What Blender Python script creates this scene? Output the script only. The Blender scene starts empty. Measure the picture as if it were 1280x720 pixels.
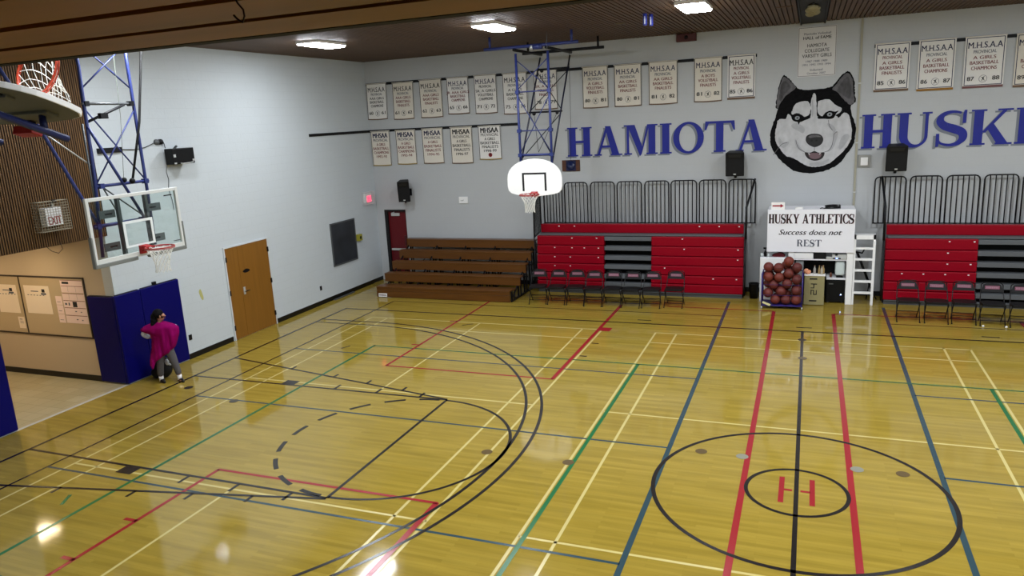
import bpy, bmesh, math, random
from mathutils import Vector, Matrix, Euler
from mathutils.geometry import tessellate_polygon
random.seed(7)
PI = math.pi
SC = bpy.context.scene
COL = SC.collection

# ------------------------------------------------------------ camera, world, exposure
cam_data = bpy.data.cameras.new('camera')
cam_data.sensor_width = 36.0
cam_data.lens = 936.0067 / 1280 * 36.0
cam_data.clip_start = 0.02
cam = bpy.data.objects.new('camera', cam_data)
COL.objects.link(cam)
YAW, PITCH, ROLL = -0.38233029, -0.22333758, -0.0531025
fw = Vector((math.sin(YAW) * math.cos(PITCH), math.cos(YAW) * math.cos(PITCH), math.sin(PITCH)))
r0 = Vector((math.cos(YAW), -math.sin(YAW), 0))
u0 = r0.cross(fw)
rt_ = r0 * math.cos(ROLL) + u0 * math.sin(ROLL)
up_ = -r0 * math.sin(ROLL) + u0 * math.cos(ROLL)
M_ = Matrix((rt_, up_, -fw)).transposed().to_4x4()
M_.translation = Vector((0.01384, -9.38581, 4.84204))
cam.matrix_world = M_
SC.camera = cam

world = bpy.data.worlds.new('world')
world.use_nodes = True
world.node_tree.nodes['Background'].inputs[0].default_value = (0.02, 0.02, 0.02, 1)
world.node_tree.nodes['Background'].inputs[1].default_value = 1.0
SC.world = world
SC.view_settings.view_transform = 'Standard'
SC.view_settings.look = 'None'
SC.view_settings.gamma = 1.0
SC.view_settings.use_curve_mapping = False
SC.view_settings.exposure = 1.70
LAMP_STRENGTH = 26.0        # emission of each ceiling fixture's diffuser
ALCOVE_STRENGTH = 8.5

# ------------------------------------------------------------ materials
def lin(c):
    c = c / 255.0
    return c / 12.92 if c <= 0.04045 else ((c + 0.055) / 1.055) ** 2.4
def rgb(r, g, b): return (lin(r), lin(g), lin(b), 1)
MATS = {}
DEEP = 0.55      # the hall's stained wood, steel and cloth are deep in tone next to its white paint
BRIGHT = ('white', 'paper', 'banner', 'sign', 'net', 'lamp', 'sock', 'print', 'light_metal', 'red_seat', 'beige', 'court_paint', 'frame', 'label', 'silver', 'clear', 'shirt', 'skin', 'corridor', 'tan_', 'orange_snack')
def mat(name, col, rough=0.6, metal=0.0, spec=0.4, noise=None, bump=None, emit=None, coat=0.0):
    """noise=(scale xyz, amount): object-space tone variation; bump=(scale xyz, strength)"""
    if name in MATS: return MATS[name]
    m = bpy.data.materials.new(name); m.use_nodes = True
    nt = m.node_tree; b = nt.nodes['Principled BSDF']
    k = 1.0 if (emit or any(q in name for q in BRIGHT)) else DEEP
    c = [x * k for x in rgb(*col)[:3]] + [1]
    b.inputs['Base Color'].default_value = c
    b.inputs['Roughness'].default_value = rough
    b.inputs['Metallic'].default_value = metal
    b.inputs['Specular IOR Level'].default_value = spec
    b.inputs['Coat Weight'].default_value = coat
    if emit:
        b.inputs['Emission Color'].default_value = rgb(*emit[0]); b.inputs['Emission Strength'].default_value = emit[1]
    def tex(scale):
        tc = nt.nodes.new('ShaderNodeTexCoord'); mp = nt.nodes.new('ShaderNodeMapping')
        mp.inputs['Scale'].default_value = scale
        nt.links.new(tc.outputs['Object'], mp.inputs['Vector'])
        n = nt.nodes.new('ShaderNodeTexNoise'); n.inputs['Scale'].default_value = 1.0
        n.inputs['Detail'].default_value = 4
        nt.links.new(mp.outputs[0], n.inputs['Vector'])
        return n
    if noise:
        n = tex(noise[0]); a = noise[1]
        rp = nt.nodes.new('ShaderNodeMapRange')
        rp.inputs['From Min'].default_value = 0.25; rp.inputs['From Max'].default_value = 0.75
        rp.inputs['To Min'].default_value = 1 - a; rp.inputs['To Max'].default_value = 1 + a
        nt.links.new(n.outputs['Fac'], rp.inputs['Value'])
        mx = nt.nodes.new('ShaderNodeVectorMath'); mx.operation = 'SCALE'
        mx.inputs[0].default_value = c[:3]
        nt.links.new(rp.outputs[0], mx.inputs['Scale'])
        nt.links.new(mx.outputs[0], b.inputs['Base Color'])
    if bump:
        n = tex(bump[0])
        bp = nt.nodes.new('ShaderNodeBump'); bp.inputs['Strength'].default_value = bump[1]; bp.inputs['Distance'].default_value = 0.01
        nt.links.new(n.outputs['Fac'], bp.inputs['Height'])
        nt.links.new(bp.outputs[0], b.inputs['Normal'])
    MATS[name] = m
    return m

def block_wall(name, col, axis, rough=0.5, vary=0.03, mortar=.86, bump=.35):
    """painted concrete block: shallow mortar lines and a rolled paint texture. axis: the wall's horizontal axis"""
    m = bpy.data.materials.new(name); m.use_nodes = True
    nt = m.node_tree; b = nt.nodes['Principled BSDF']
    b.inputs['Roughness'].default_value = rough; b.inputs['Specular IOR Level'].default_value = 0.35
    tc = nt.nodes.new('ShaderNodeTexCoord'); sp = nt.nodes.new('ShaderNodeSeparateXYZ'); cb = nt.nodes.new('ShaderNodeCombineXYZ')
    nt.links.new(tc.outputs['Object'], sp.inputs[0])
    nt.links.new(sp.outputs[axis], cb.inputs['X']); nt.links.new(sp.outputs['Z'], cb.inputs['Y'])
    br = nt.nodes.new('ShaderNodeTexBrick')
    br.inputs['Scale'].default_value = 1.0; br.inputs['Brick Width'].default_value = 0.4; br.inputs['Row Height'].default_value = 0.2
    br.inputs['Mortar Size'].default_value = 0.006; br.inputs['Mortar Smooth'].default_value = 0.3
    c = rgb(*col)
    br.inputs['Color1'].default_value = [x * (1 + vary) for x in c[:3]] + [1]
    br.inputs['Color2'].default_value = [x * (1 - vary) for x in c[:3]] + [1]
    br.inputs['Mortar'].default_value = [x * mortar for x in c[:3]] + [1]
    nt.links.new(cb.outputs[0], br.inputs['Vector'])
    nt.links.new(br.outputs['Color'], b.inputs['Base Color'])
    ns = nt.nodes.new('ShaderNodeTexNoise'); ns.inputs['Scale'].default_value = 14; ns.inputs['Detail'].default_value = 3
    nt.links.new(tc.outputs['Object'], ns.inputs['Vector'])
    ad = nt.nodes.new('ShaderNodeMath'); ad.operation = 'MULTIPLY_ADD'; ad.inputs[1].default_value = -1.0
    nt.links.new(br.outputs['Fac'], ad.inputs[0]); nt.links.new(ns.outputs['Fac'], ad.inputs[2])
    bp = nt.nodes.new('ShaderNodeBump'); bp.inputs['Strength'].default_value = bump; bp.inputs['Distance'].default_value = 0.012
    nt.links.new(ad.outputs[0], bp.inputs['Height']); nt.links.new(bp.outputs[0], b.inputs['Normal'])
    MATS[name] = m
    return m

def floor_wood():
    m = bpy.data.materials.new('maple_floor'); m.use_nodes = True
    nt = m.node_tree; b = nt.nodes['Principled BSDF']
    tc = nt.nodes.new('ShaderNodeTexCoord')
    br = nt.nodes.new('ShaderNodeTexBrick')
    br.inputs['Scale'].default_value = 1.0; br.inputs['Brick Width'].default_value = 1.1; br.inputs['Row Height'].default_value = 0.057
    br.inputs['Mortar Size'].default_value = 0.0006; br.offset = 0.37; br.inputs['Bias'].default_value = 0.0
    A, B = rgb(153, 131, 53), rgb(142, 120, 45)
    br.inputs['Color1'].default_value = A; br.inputs['Color2'].default_value = B; br.inputs['Mortar'].default_value = rgb(122, 100, 36)
    nt.links.new(tc.outputs['Object'], br.inputs['Vector'])
    mp = nt.nodes.new('ShaderNodeMapping'); mp.inputs['Scale'].default_value = (0.9, 9, 1)
    nt.links.new(tc.outputs['Object'], mp.inputs['Vector'])
    ns = nt.nodes.new('ShaderNodeTexNoise'); ns.inputs['Scale'].default_value = 1.0; ns.inputs['Detail'].default_value = 5
    nt.links.new(mp.outputs[0], ns.inputs['Vector'])
    rp = nt.nodes.new('ShaderNodeMapRange'); rp.inputs['From Min'].default_value = .3; rp.inputs['From Max'].default_value = .7
    rp.inputs['To Min'].default_value = .86; rp.inputs['To Max'].default_value = 1.1
    nt.links.new(ns.outputs['Fac'], rp.inputs['Value'])
    mx = nt.nodes.new('ShaderNodeVectorMath'); mx.operation = 'SCALE'
    nt.links.new(br.outputs['Color'], mx.inputs[0]); nt.links.new(rp.outputs[0], mx.inputs['Scale'])
    nt.links.new(mx.outputs[0], b.inputs['Base Color'])
    b.inputs['Roughness'].default_value = FLOOR_ROUGH; b.inputs['Specular IOR Level'].default_value = 0.5
    n2 = nt.nodes.new('ShaderNodeTexNoise'); n2.inputs['Scale'].default_value = 2.5
    nt.links.new(tc.outputs['Object'], n2.inputs['Vector'])
    bp = nt.nodes.new('ShaderNodeBump'); bp.inputs['Strength'].default_value = 0.03; bp.inputs['Distance'].default_value = 0.02
    nt.links.new(n2.outputs['Fac'], bp.inputs['Height']); nt.links.new(bp.outputs[0], b.inputs['Normal'])
    return m
FLOOR_ROUGH = 0.075

def glass_mat():
    m = bpy.data.materials.new('clear_glass'); m.use_nodes = True
    nt = m.node_tree; nt.nodes.remove(nt.nodes['Principled BSDF'])
    out = nt.nodes['Material Output']
    tr = nt.nodes.new('ShaderNodeBsdfTransparent'); tr.inputs[0].default_value = (0.90, 0.955, 0.94, 1)
    gl = nt.nodes.new('ShaderNodeBsdfGlossy'); gl.inputs['Roughness'].default_value = 0.03
    mx = nt.nodes.new('ShaderNodeMixShader'); mx.inputs[0].default_value = 0.05
    nt.links.new(tr.outputs[0], mx.inputs[1]); nt.links.new(gl.outputs[0], mx.inputs[2])
    nt.links.new(mx.outputs[0], out.inputs[0])
    return m

def ball_mat():
    m = bpy.data.materials.new('basketball_rubber'); m.use_nodes = True
    nt = m.node_tree; b = nt.nodes['Principled BSDF']
    b.inputs['Roughness'].default_value = 0.6
    tc = nt.nodes.new('ShaderNodeTexCoord'); sp = nt.nodes.new('ShaderNodeSeparateXYZ')
    nt.links.new(tc.outputs['Object'], sp.inputs[0])
    prev = None
    for ax in 'XZ':
        ab = nt.nodes.new('ShaderNodeMath'); ab.operation = 'ABSOLUTE'
        nt.links.new(sp.outputs[ax], ab.inputs[0])
        ls = nt.nodes.new('ShaderNodeMath'); ls.operation = 'LESS_THAN'; ls.inputs[1].default_value = 0.0035
        nt.links.new(ab.outputs[0], ls.inputs[0])
        if prev is None: prev = ls
        else:
            mxm = nt.nodes.new('ShaderNodeMath'); mxm.operation = 'MAXIMUM'
            nt.links.new(prev.outputs[0], mxm.inputs[0]); nt.links.new(ls.outputs[0], mxm.inputs[1]); prev = mxm
    mx = nt.nodes.new('ShaderNodeMix'); mx.data_type = 'RGBA'
    oi = nt.nodes.new('ShaderNodeObjectInfo')
    cr = nt.nodes.new('ShaderNodeValToRGB')
    cr.color_ramp.elements[0].color = rgb(86, 26, 22); cr.color_ramp.elements[1].color = rgb(112, 42, 26)
    nt.links.new(oi.outputs['Random'], cr.inputs[0])
    nt.links.new(prev.outputs[0], mx.inputs[0]); nt.links.new(cr.outputs[0], mx.inputs[6]); mx.inputs[7].default_value = rgb(45, 20, 18)
    nt.links.new(mx.outputs[2], b.inputs['Base Color'])
    return m

# ------------------------------------------------------------ mesh builder
class MB:
    def __init__(s): s.v = []; s.f = []; s.m = []; s.mats = []; s.sm = []
    def mi(s, m):
        if m not in s.mats: s.mats.append(m)
        return s.mats.index(m)
    def add(s, vs, fs, m, smooth=False):
        o = len(s.v); i = s.mi(m)
        s.v += [Vector(p) for p in vs]
        for f in fs: s.f.append([o + k for k in f]); s.m.append(i); s.sm.append(smooth)
    def box(s, a, b, m):
        x0, x1 = sorted((a[0], b[0])); y0, y1 = sorted((a[1], b[1])); z0, z1 = sorted((a[2], b[2]))
        s.add([(x0, y0, z0), (x1, y0, z0), (x1, y1, z0), (x0, y1, z0), (x0, y0, z1), (x1, y0, z1), (x1, y1, z1), (x0, y1, z1)],
              [(0, 3, 2, 1), (4, 5, 6, 7), (0, 1, 5, 4), (1, 2, 6, 5), (2, 3, 7, 6), (3, 0, 4, 7)], m)
    def tube(s, pts, r, m, n=8, closed=False, cap=True):
        pts = [Vector(p) for p in pts]; N = len(pts)
        rs = r if isinstance(r, (list, tuple)) else [r] * N
        rings = []; prev = None
        for i, p in enumerate(pts):
            if closed: t = pts[(i + 1) % N] - pts[i - 1]
            else: t = pts[min(i + 1, N - 1)] - pts[max(i - 1, 0)]
            t.normalize()
            if prev is None:
                a = Vector((0, 0, 1)) if abs(t.z) < 0.9 else Vector((1, 0, 0))
                x = t.cross(a).normalized()
            else: x = (prev - t * prev.dot(t)).normalized()
            prev = x; y = t.cross(x)
            rings.append([p + (x * math.cos(2 * PI * k / n) + y * math.sin(2 * PI * k / n)) * rs[i] for k in range(n)])
        vs = [q for R in rings for q in R]; fs = []
        for i in range(N if closed else N - 1):
            j = (i + 1) % N
            for k in range(n):
                fs.append((i * n + k, i * n + (k + 1) % n, j * n + (k + 1) % n, j * n + k))
        if not closed and cap: fs += [tuple(range(n))[::-1], tuple((N - 1) * n + k for k in range(n))]
        s.add(vs, fs, m, smooth=n > 4)
    def bar(s, p, q, w, h, m, up=(0, 0, 1)):
        """rectangular bar from p to q, w wide (sideways), h high (towards up)"""
        p, q = Vector(p), Vector(q); t = (q - p).normalized(); u = Vector(up)
        if abs(t.dot(u)) > 0.95: u = Vector((0, 1, 0))
        x = t.cross(u).normalized(); y = x.cross(t)
        vs = [c + x * (a * w / 2) + y * (b * h / 2) for c in (p, q) for a, b in ((-1, -1), (1, -1), (1, 1), (-1, 1))]
        s.add(vs, [(3, 2, 1, 0), (4, 5, 6, 7), (0, 1, 5, 4), (1, 2, 6, 5), (2, 3, 7, 6), (3, 0, 4, 7)], m)
    def prism(s, poly, P, t, m):
        """2D polygon poly -> P(u,v,d) with d from 0 to t"""
        n = len(poly)
        if sum(poly[i][0] * poly[(i + 1) % n][1] - poly[(i + 1) % n][0] * poly[i][1] for i in range(n)) < 0: poly = poly[::-1]
        tris = tessellate_polygon([[Vector((a, b, 0)) for a, b in poly]])
        vs = [P(a, b, t) for a, b in poly]
        if t == 0: s.add(vs, tris, m); return
        vs += [P(a, b, 0) for a, b in poly]
        fs = list(tris) + [tuple(n + k for k in f[::-1]) for f in tris]
        fs += [(i, n + i, n + (i + 1) % n, (i + 1) % n) for i in range(n)]
        s.add(vs, fs, m)
    def lathe(s, prof, c, m, n=20, axis='z'):
        vs = []; fs = []
        for r, h in prof:
            for k in range(n):
                a = 2 * PI * k / n; x, y = r * math.cos(a), r * math.sin(a)
                p = {'z': (x, y, h), 'y': (x, h, y), 'x': (h, x, y)}[axis]
                vs.append(Vector(c) + Vector(p))
        for i in range(len(prof) - 1):
            for k in range(n): fs.append((i * n + k, i * n + (k + 1) % n, (i + 1) * n + (k + 1) % n, (i + 1) * n + k))
        fs += [tuple(range(n))[::-1], tuple((len(prof) - 1) * n + k for k in range(n))]
        s.add(vs, fs, m, smooth=True)
    def ball(s, c, r, m, n=16, sc=(1, 1, 1)):
        c = Vector(c); vs = [c + Vector((0, 0, -r * sc[2]))]; h = n // 2
        for i in range(1, h):
            a = -PI / 2 + PI * i / h
            for k in range(n):
                b = 2 * PI * k / n
                vs.append(c + Vector((math.cos(a) * math.cos(b) * r * sc[0], math.cos(a) * math.sin(b) * r * sc[1], math.sin(a) * r * sc[2])))
        vs.append(c + Vector((0, 0, r * sc[2]))); L = len(vs) - 1; fs = []
        for k in range(n):
            fs.append((0, 1 + (k + 1) % n, 1 + k)); fs.append((L, L - n + k, L - n + (k + 1) % n))
            for i in range(h - 2):
                a, b = 1 + i * n, 1 + (i + 1) * n
                fs.append((a + k, a + (k + 1) % n, b + (k + 1) % n, b + k))
        s.add(vs, fs, m, smooth=True)
    def text(s, t, P, cx, cy, h, m, w=None, bold=0.0, shear=0.0, d=0.0, align='c'):
        heavy = bold; vs, fs, W, H = text_geo(t, 0.0, shear)
        ky = h / 0.73; kx = (w / W) if w else ky
        x0 = cx - (W * kx / 2 if align == 'c' else 0)
        for q, (o, dd) in enumerate(((-1, 0), (1, .0004)) if heavy else ((0, 0),)):
            s.add([P(x0 + a * kx + o * heavy * h, cy - h / 2 + b * ky, d + dd) for a, b in vs], fs, m)
    def build(s, name, parent=None, bevel=0.0, seg=2):
        me = bpy.data.meshes.new(name)
        o = bpy.data.objects.new(name, me); COL.objects.link(o)
        off = Vector((0, 0, 0))
        if parent is not None:
            o.parent = parent
            off = ORG.get(parent.name, Vector((0, 0, 0)))
            ORG[o.name] = off
        me.from_pydata([v - off for v in s.v], [], s.f)
        for m in s.mats: me.materials.append(m)
        me.polygons.foreach_set('material_index', s.m)
        me.polygons.foreach_set('use_smooth', s.sm)
        me.update()
        if bevel:
            md = o.modifiers.new('bevel', 'BEVEL'); md.width = bevel; md.segments = seg; md.limit_method = 'ANGLE'; md.angle_limit = math.radians(40)
        return o
ORG = {}     # world point that a thing's local zero stands at (children are written in world coordinates)

TG = {}
def text_geo(t, bold=0.0, shear=0.0):
    k = (t, bold, shear)
    if k in TG: return TG[k]
    cu = bpy.data.curves.new('t', 'FONT'); cu.body = t; cu.size = 1.0; cu.offset = bold; cu.shear = shear; cu.resolution_u = 3
    o = bpy.data.objects.new('t', cu); COL.objects.link(o)
    dg = bpy.context.evaluated_depsgraph_get()
    me = bpy.data.meshes.new_from_object(o.evaluated_get(dg))
    vs = [(v.co.x, v.co.y) for v in me.vertices]; fs = [tuple(p.vertices) for p in me.polygons]
    bpy.data.objects.remove(o); bpy.data.curves.remove(cu); bpy.data.meshes.remove(me)
    x0 = min(v[0] for v in vs); x1 = max(v[0] for v in vs)
    vs = [(a - x0, b) for a, b in vs]
    TG[k] = (vs, fs, x1 - x0, 0.73)
    return TG[k]

def tag(o, label=None, cat=None, group=None, kind=None):
    if label: o['label'] = label
    if cat: o['category'] = cat
    if group: o['group'] = group
    if kind: o['kind'] = kind
    return o
def thing(name, label, cat, loc, group=None, rz=0.0):
    o = bpy.data.objects.new(name, None); COL.objects.link(o)
    o.empty_display_size = 0.1
    o.location = loc; o.rotation_euler = (0, 0, rz)
    ORG[o.name] = Vector(loc) if rz == 0 else Vector((0, 0, 0))
    return tag(o, label, cat, group)
def local_thing(name, label, cat, loc, group=None, rot=(0, 0, 0)):
    """like thing() but its parts are written in the thing's own coordinates"""
    o = thing(name, label, cat, loc, group)
    ORG[o.name] = Vector((0, 0, 0)); o.rotation_euler = rot
    return o
def dup(root, loc, rot, label, group=None):
    r = root.copy(); COL.objects.link(r); r.location = loc; r.rotation_euler = rot
    r['label'] = label
    if group: r['group'] = group
    for ch in list(root.children):
        c = ch.copy(); COL.objects.link(c); c.parent = r
        for g in list(ch.children):
            d = g.copy(); COL.objects.link(d); d.parent = c
    return r
def one(name, mb, label, cat, group=None, bevel=0.0, loc=None):
    """a thing that is a single mesh; loc moves its local zero to its base"""
    o = mb.build(name, bevel=bevel)
    if loc:
        for v in o.data.vertices: v.co -= Vector(loc)
        o.location = loc
    return tag(o, label, cat, group)
def struct(name, mb, parent=None, bevel=0.0):
    o = mb.build(name, parent, bevel=bevel)
    if parent is None: o['kind'] = 'structure'
    return o

# planes: P(u, v, d) = point at horizontal u, height v, d proud of the wall towards the room
def back_plane(y): return lambda u, v, d=0: Vector((u, y - d, v))
def left_plane(x): return lambda u, v, d=0: Vector((x + d, u, v))
def smooth_poly(p, k=4, closed=True):
    out = []; n = len(p)
    for i in range(n if closed else n - 1):
        g = (lambda j: p[j % n]) if closed else (lambda j: p[max(0, min(n - 1, j))])
        a, b, c, d = g(i - 1), g(i), g(i + 1), g(i + 2)
        for j in range(k):
            t = j / k
            out.append(tuple(0.5 * (2 * b[q] + (c[q] - a[q]) * t + (2 * a[q] - 5 * b[q] + 4 * c[q] - d[q]) * t * t + (3 * b[q] - a[q] - 3 * c[q] + d[q]) * t ** 3) for q in range(2)))
    if not closed: out.append(p[-1])
    return out

# ------------------------------------------------------------ shared materials
XL, YB, ZC = -12.6, 10.95, 6.7        # left wall, back wall, ceiling
wall_left_m = block_wall('painted_block_left', (192, 199, 203), 'Y', vary=.006, mortar=.95, bump=.22)
wall_back_m = block_wall('painted_block_back', (178, 181, 183), 'X', vary=.006, mortar=.975, bump=.12)
beige_m = mat('beige_paint', (186, 170, 146), 0.55)
black_base = mat('black_vinyl', (14, 14, 15), 0.4)
white_paint = mat('white_paint', (232, 232, 230), 0.5)
blue_steel = mat('blue_steel', (54, 68, 138), 0.4)
dark_steel = mat('dark_steel', (18, 19, 24), 0.45, 0.1, spec=.3)
grey_steel = mat('grey_steel', (120, 124, 126), 0.45, 0.4)
light_metal = mat('light_metal', (190, 192, 190), 0.4, 0.3)
black_plastic = mat('black_plastic', (7, 7, 8), 0.5, spec=.25)
orange_paint = mat('orange_rim_paint', (214, 70, 34), 0.45)
red_rim = mat('red_rim_paint', (206, 34, 32), 0.45)
net_white = mat('white_net_cord', (226, 226, 220), 0.8)
navy_letter = mat('navy_letter_paint', (12, 34, 172), 0.5, noise=((6, 6, 3), 0.12))
silver_letter = mat('silver_letter_paint', (112, 118, 128), 0.5)
banner_cloth = mat('cream_banner_cloth', (214, 208, 196), 0.85)
banner_white = mat('white_banner_cloth', (222, 220, 216), 0.85)
ink_black = mat('black_ink', (20, 20, 26), 0.7)
ink_navy = mat('navy_ink', (40, 46, 92), 0.7)
ink_red = mat('red_ink', (142, 44, 52), 0.7)
ink_grey = mat('grey_ink', (104, 110, 128), 0.7)
trim_yellow = mat('yellow_trim', (196, 168, 84), 0.8)
trim_brown = mat('brown_trim', (140, 112, 92), 0.8)
red_plastic = mat('red_seat_plastic', (136, 0, 24), 0.4, spec=.15)
grey_deck = mat('grey_deck', (118, 122, 126), 0.6)
wood_bench = mat('varnished_plank', (118, 72, 24), 0.35, noise=((1.2, 14, 14), 0.18))
wood_door = mat('oak_veneer', (166, 112, 40), 0.4, noise=((18, 18, 1.0), 0.10))
pad_blue = mat('blue_vinyl_pad', (3, 3, 112), 0.45, spec=.15, bump=((3, 3, 3), 0.25))
glass = glass_mat()

# ============================================================ THE SETTING
# floor with all its painted court lines (one mesh)
fl = MB()
wood_floor_m = floor_wood()
fl.box((-12.62, -8.6, -0.12), (12.62, 11.2, 0), wood_floor_m)
LC = {k: mat('court_paint_' + k, tuple(v * .86 for v in c), 0.22, spec=0.5) for k, c in dict(
    black=(30, 24, 22), yellow=(222, 204, 128), blue=(46, 74, 84), green=(26, 112, 58), red=(166, 34, 40), grey=(150, 148, 130), brass=(104, 84, 50), dark=(58, 48, 26)).items()}
LZ = dict(yellow=.0006, blue=.0012, green=.0018, red=.0024, black=.0030, grey=.0036, brass=.0036, dark=.0036)
def quad(pts, c): fl.add([(x, y, LZ[c]) for x, y in pts], [tuple(range(len(pts)))], LC[c])
def ln(a, b, w, c):
    a, b = Vector(a), Vector(b); t = (b - a).normalized(); n = Vector((-t.y, t.x)) * w / 2
    quad([tuple(a - n), tuple(b - n), tuple(b + n), tuple(a + n)], c)
def arc(cx, cy, r, w, a0, a1, c, n=64):
    for i in range(n):
        t0, t1 = (math.radians(a0 + (a1 - a0) * k / n) for k in (i, i + 1))
        quad([(cx + q * math.cos(t), cy + q * math.sin(t)) for q, t in ((r - w / 2, t0), (r + w / 2, t0), (r + w / 2, t1), (r - w / 2, t1))], c)
def disc(cx, cy, r, c): quad([(cx + r * math.cos(2 * PI * k / 16), cy + r * math.sin(2 * PI * k / 16)) for k in range(16)], c)
# badminton (yellow): three courts side by side
for cx in (-7.33, 0.0, 7.33):
    for s in (-1, 1):
        ln((cx + s * 3.05, -6.7), (cx + s * 3.05, 6.7), .04, 'yellow'); ln((cx + s * 2.59, -6.7), (cx + s * 2.59, 6.7), .04, 'yellow')
        for y in (6.68, 5.94, 1.98): ln((cx - 3.05, s * y), (cx + 3.05, s * y), .04, 'yellow')
        if cx: ln((cx, s * 1.98), (cx, s * 6.7), .04, 'yellow')
# volleyball (green)
for s in (-1, 1):
    ln((-9.0, s * 4.47), (9.0, s * 4.47), .05, 'green'); ln((s * 8.97, -4.5), (s * 8.97, 4.5), .06, 'green'); ln((s * 2.98, -4.47), (s * 2.98, 4.47), .06, 'green')
ln((-9.36, -3.01), (-9.50, -2.76), .05, 'green')
# blue
for s in (-1, 1):
    ln((s * 1.76, -9), (s * 1.76, 9.75), .07, 'blue')
    for y in (3.89, .87, -2.19, -5.25): ln((s * 1.78, y), (s * 10.68, y), .045, 'blue')
# red
for s in (-1, 1):
    ln((s * .655, 2.0 if s < 0 else -8.5), (s * .655, 8.97), .08, 'red')
    if s < 0: ln((s * .655, -8.5), (s * .655, 2.0), .08, 'red')
    for a, b in ((3.28, 8.97), (-1.54, -7.0)):
        ln((s * 7.96, a), (s * 7.96, b), .06, 'red'); ln((s * 4.36, a), (s * 4.36, b), .08, 'red'); ln((s * 7.98, a), (s * 4.34, a), .055, 'red')
    for y in (-3.04, -3.95, 6.71, 4.73): ln((s * 8.16, y), (s * 7.95, y), .06, 'red')
    quad([(s * 4.32, 6.58), (s * 4.08, 6.58), (s * 4.08, 6.86), (s * 4.32, 6.86)], 'red')
ln((.655, 8.96), (7.9, 8.96), .05, 'red'); ln((-3.2, 9.02), (-.66, 9.0), .05, 'red')
ln((-.18, -.33), (-.18, .37), .065, 'red'); ln((.19, -.33), (.19, .37), .065, 'red'); ln((-.15, .02), (-.05, .02), .05, 'red'); ln((.05, .02), (.17, .02), .05, 'red')
# basketball (black)
ln((0, -7.36), (0, 7.36), .055, 'black')
arc(0, 0, 1.8, .055, 0, 360, 'black', 96); arc(0, 0, .615, .05, 0, 360, 'black', 64)
for s in (-1, 1):
    ln((-11.65, s * 7.36), (11.65, s * 7.36), .06, 'black'); ln((s * 11.63, -7.36), (s * 11.63, 7.36), .06, 'black')
    ln((s * 10.7, -8.35), (s * 10.7, 8.35), .04, 'black')
    ln((s * 5.86, -1.83), (s * 5.86, 1.83), .05, 'black')
    d = 0 if s < 0 else 180
    arc(s * 5.86, 0, 1.8, .05, -90 + d, 90 + d, 'black', 48)
    for k in range(9): arc(s * 5.86, 0, 1.8, .07, 90 + d + 4 + k * 20, 90 + d + 16 + k * 20, 'black', 4)
    for t in (-1, 1):
        ln((s * 11.63, t * 1.8), (s * 5.86, t * 1.83), .05, 'black'); ln((s * 11.63, t * 3.0), (s * 5.86, t * 1.85), .05, 'black')
        for x in (8.24, 7.33, 6.42): ln((s * x, t * 1.84), (s * x, t * 2.05), .05, 'black')
        for x, y in ((9.84, 2.63), (8.65, 2.41), (7.78, 2.24), (6.9, 2.06)): ln((s * x, t * y), (s * x, t * (y + .17)), .05, 'black')
        quad([(s * 9.47, t * 1.84), (s * 9.18, t * 1.84), (s * 9.18, t * 2.04), (s * 9.47, t * 2.04)], 'black')
        for r, w in ((6.25, .05), (5.98, .05)): ln((s * 11.63, t * r), (s * 10.05, t * r), w, 'black')
    for r in (6.25, 5.98): arc(s * 10.05, 0, r, .05, -90 + d, 90 + d, 'black', 96)
ln((-10.7, 8.35), (-1.78, 8.35), .035, 'black'); ln((1.74, 8.3), (10.7, 8.3), .035, 'black')
# floor sockets and cover plates
for x, y, c in ((-3.05, .03, 'brass'), (-1.3, .87, 'brass'), (-.73, .85, 'grey'), (.75, .84, 'grey'), (1.3, .85, 'brass'), (.02, 5.5, 'brass'), (0, 6.74, 'dark'), (-4.32, .04, 'brass'), (-11.2, 1.2, 'dark'), (-9.75, .82, 'dark')):
    disc(x, y, .085, c)
for x, y in ((-3.5, 7.65), (.03, 7.68), (3.56, 7.65)): ln((x - .16, y), (x + .16, y), .05, 'dark')
for x, y in ((-4.16, 5.63), (-4.17, 4.73)): ln((x - .08, y), (x + .08, y), .05, 'dark')
ln((-9.62, 4.12), (-9.52, 4.33), .04, 'dark'); ln((-7.69, 6.40), (-7.47, 6.57), .04, 'dark')
struct('floor', fl)

# ceiling: brown slats with dark gaps, running across the hall's length
ce = MB()
slat_m = mat('stained_ceiling_slat', (108, 76, 42), 0.6, noise=((14, .7, 1), 0.28))
gap_m = mat('dark_ceiling_void', (18, 14, 12), 0.9)
ce.box((-12.8, -8.6, ZC + .03), (12.8, 11.15, ZC + .2), gap_m)
x = -12.6
while x < 12.55:
    if not (-.30 < x + .04 < .30): ce.box((x, -8.45, ZC), (x + .078, YB, ZC + .03), slat_m)
    x += .1
struct('ceiling', ce)
# dark slot over the centre line, where the divider track hangs
sl = MB(); slot_m = mat('black_track_box', (10, 9, 9), 0.7)
sl.box((-.27, -8.4, ZC - .02), (.25, YB - .01, ZC + .02), slot_m)
sl.box((-.29, -8.4, ZC - .05), (-.26, YB - .01, ZC + .02), slot_m); sl.box((.24, -8.4, ZC - .05), (.27, YB - .01, ZC + .02), slot_m)
struct('trim_1', sl)

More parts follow.
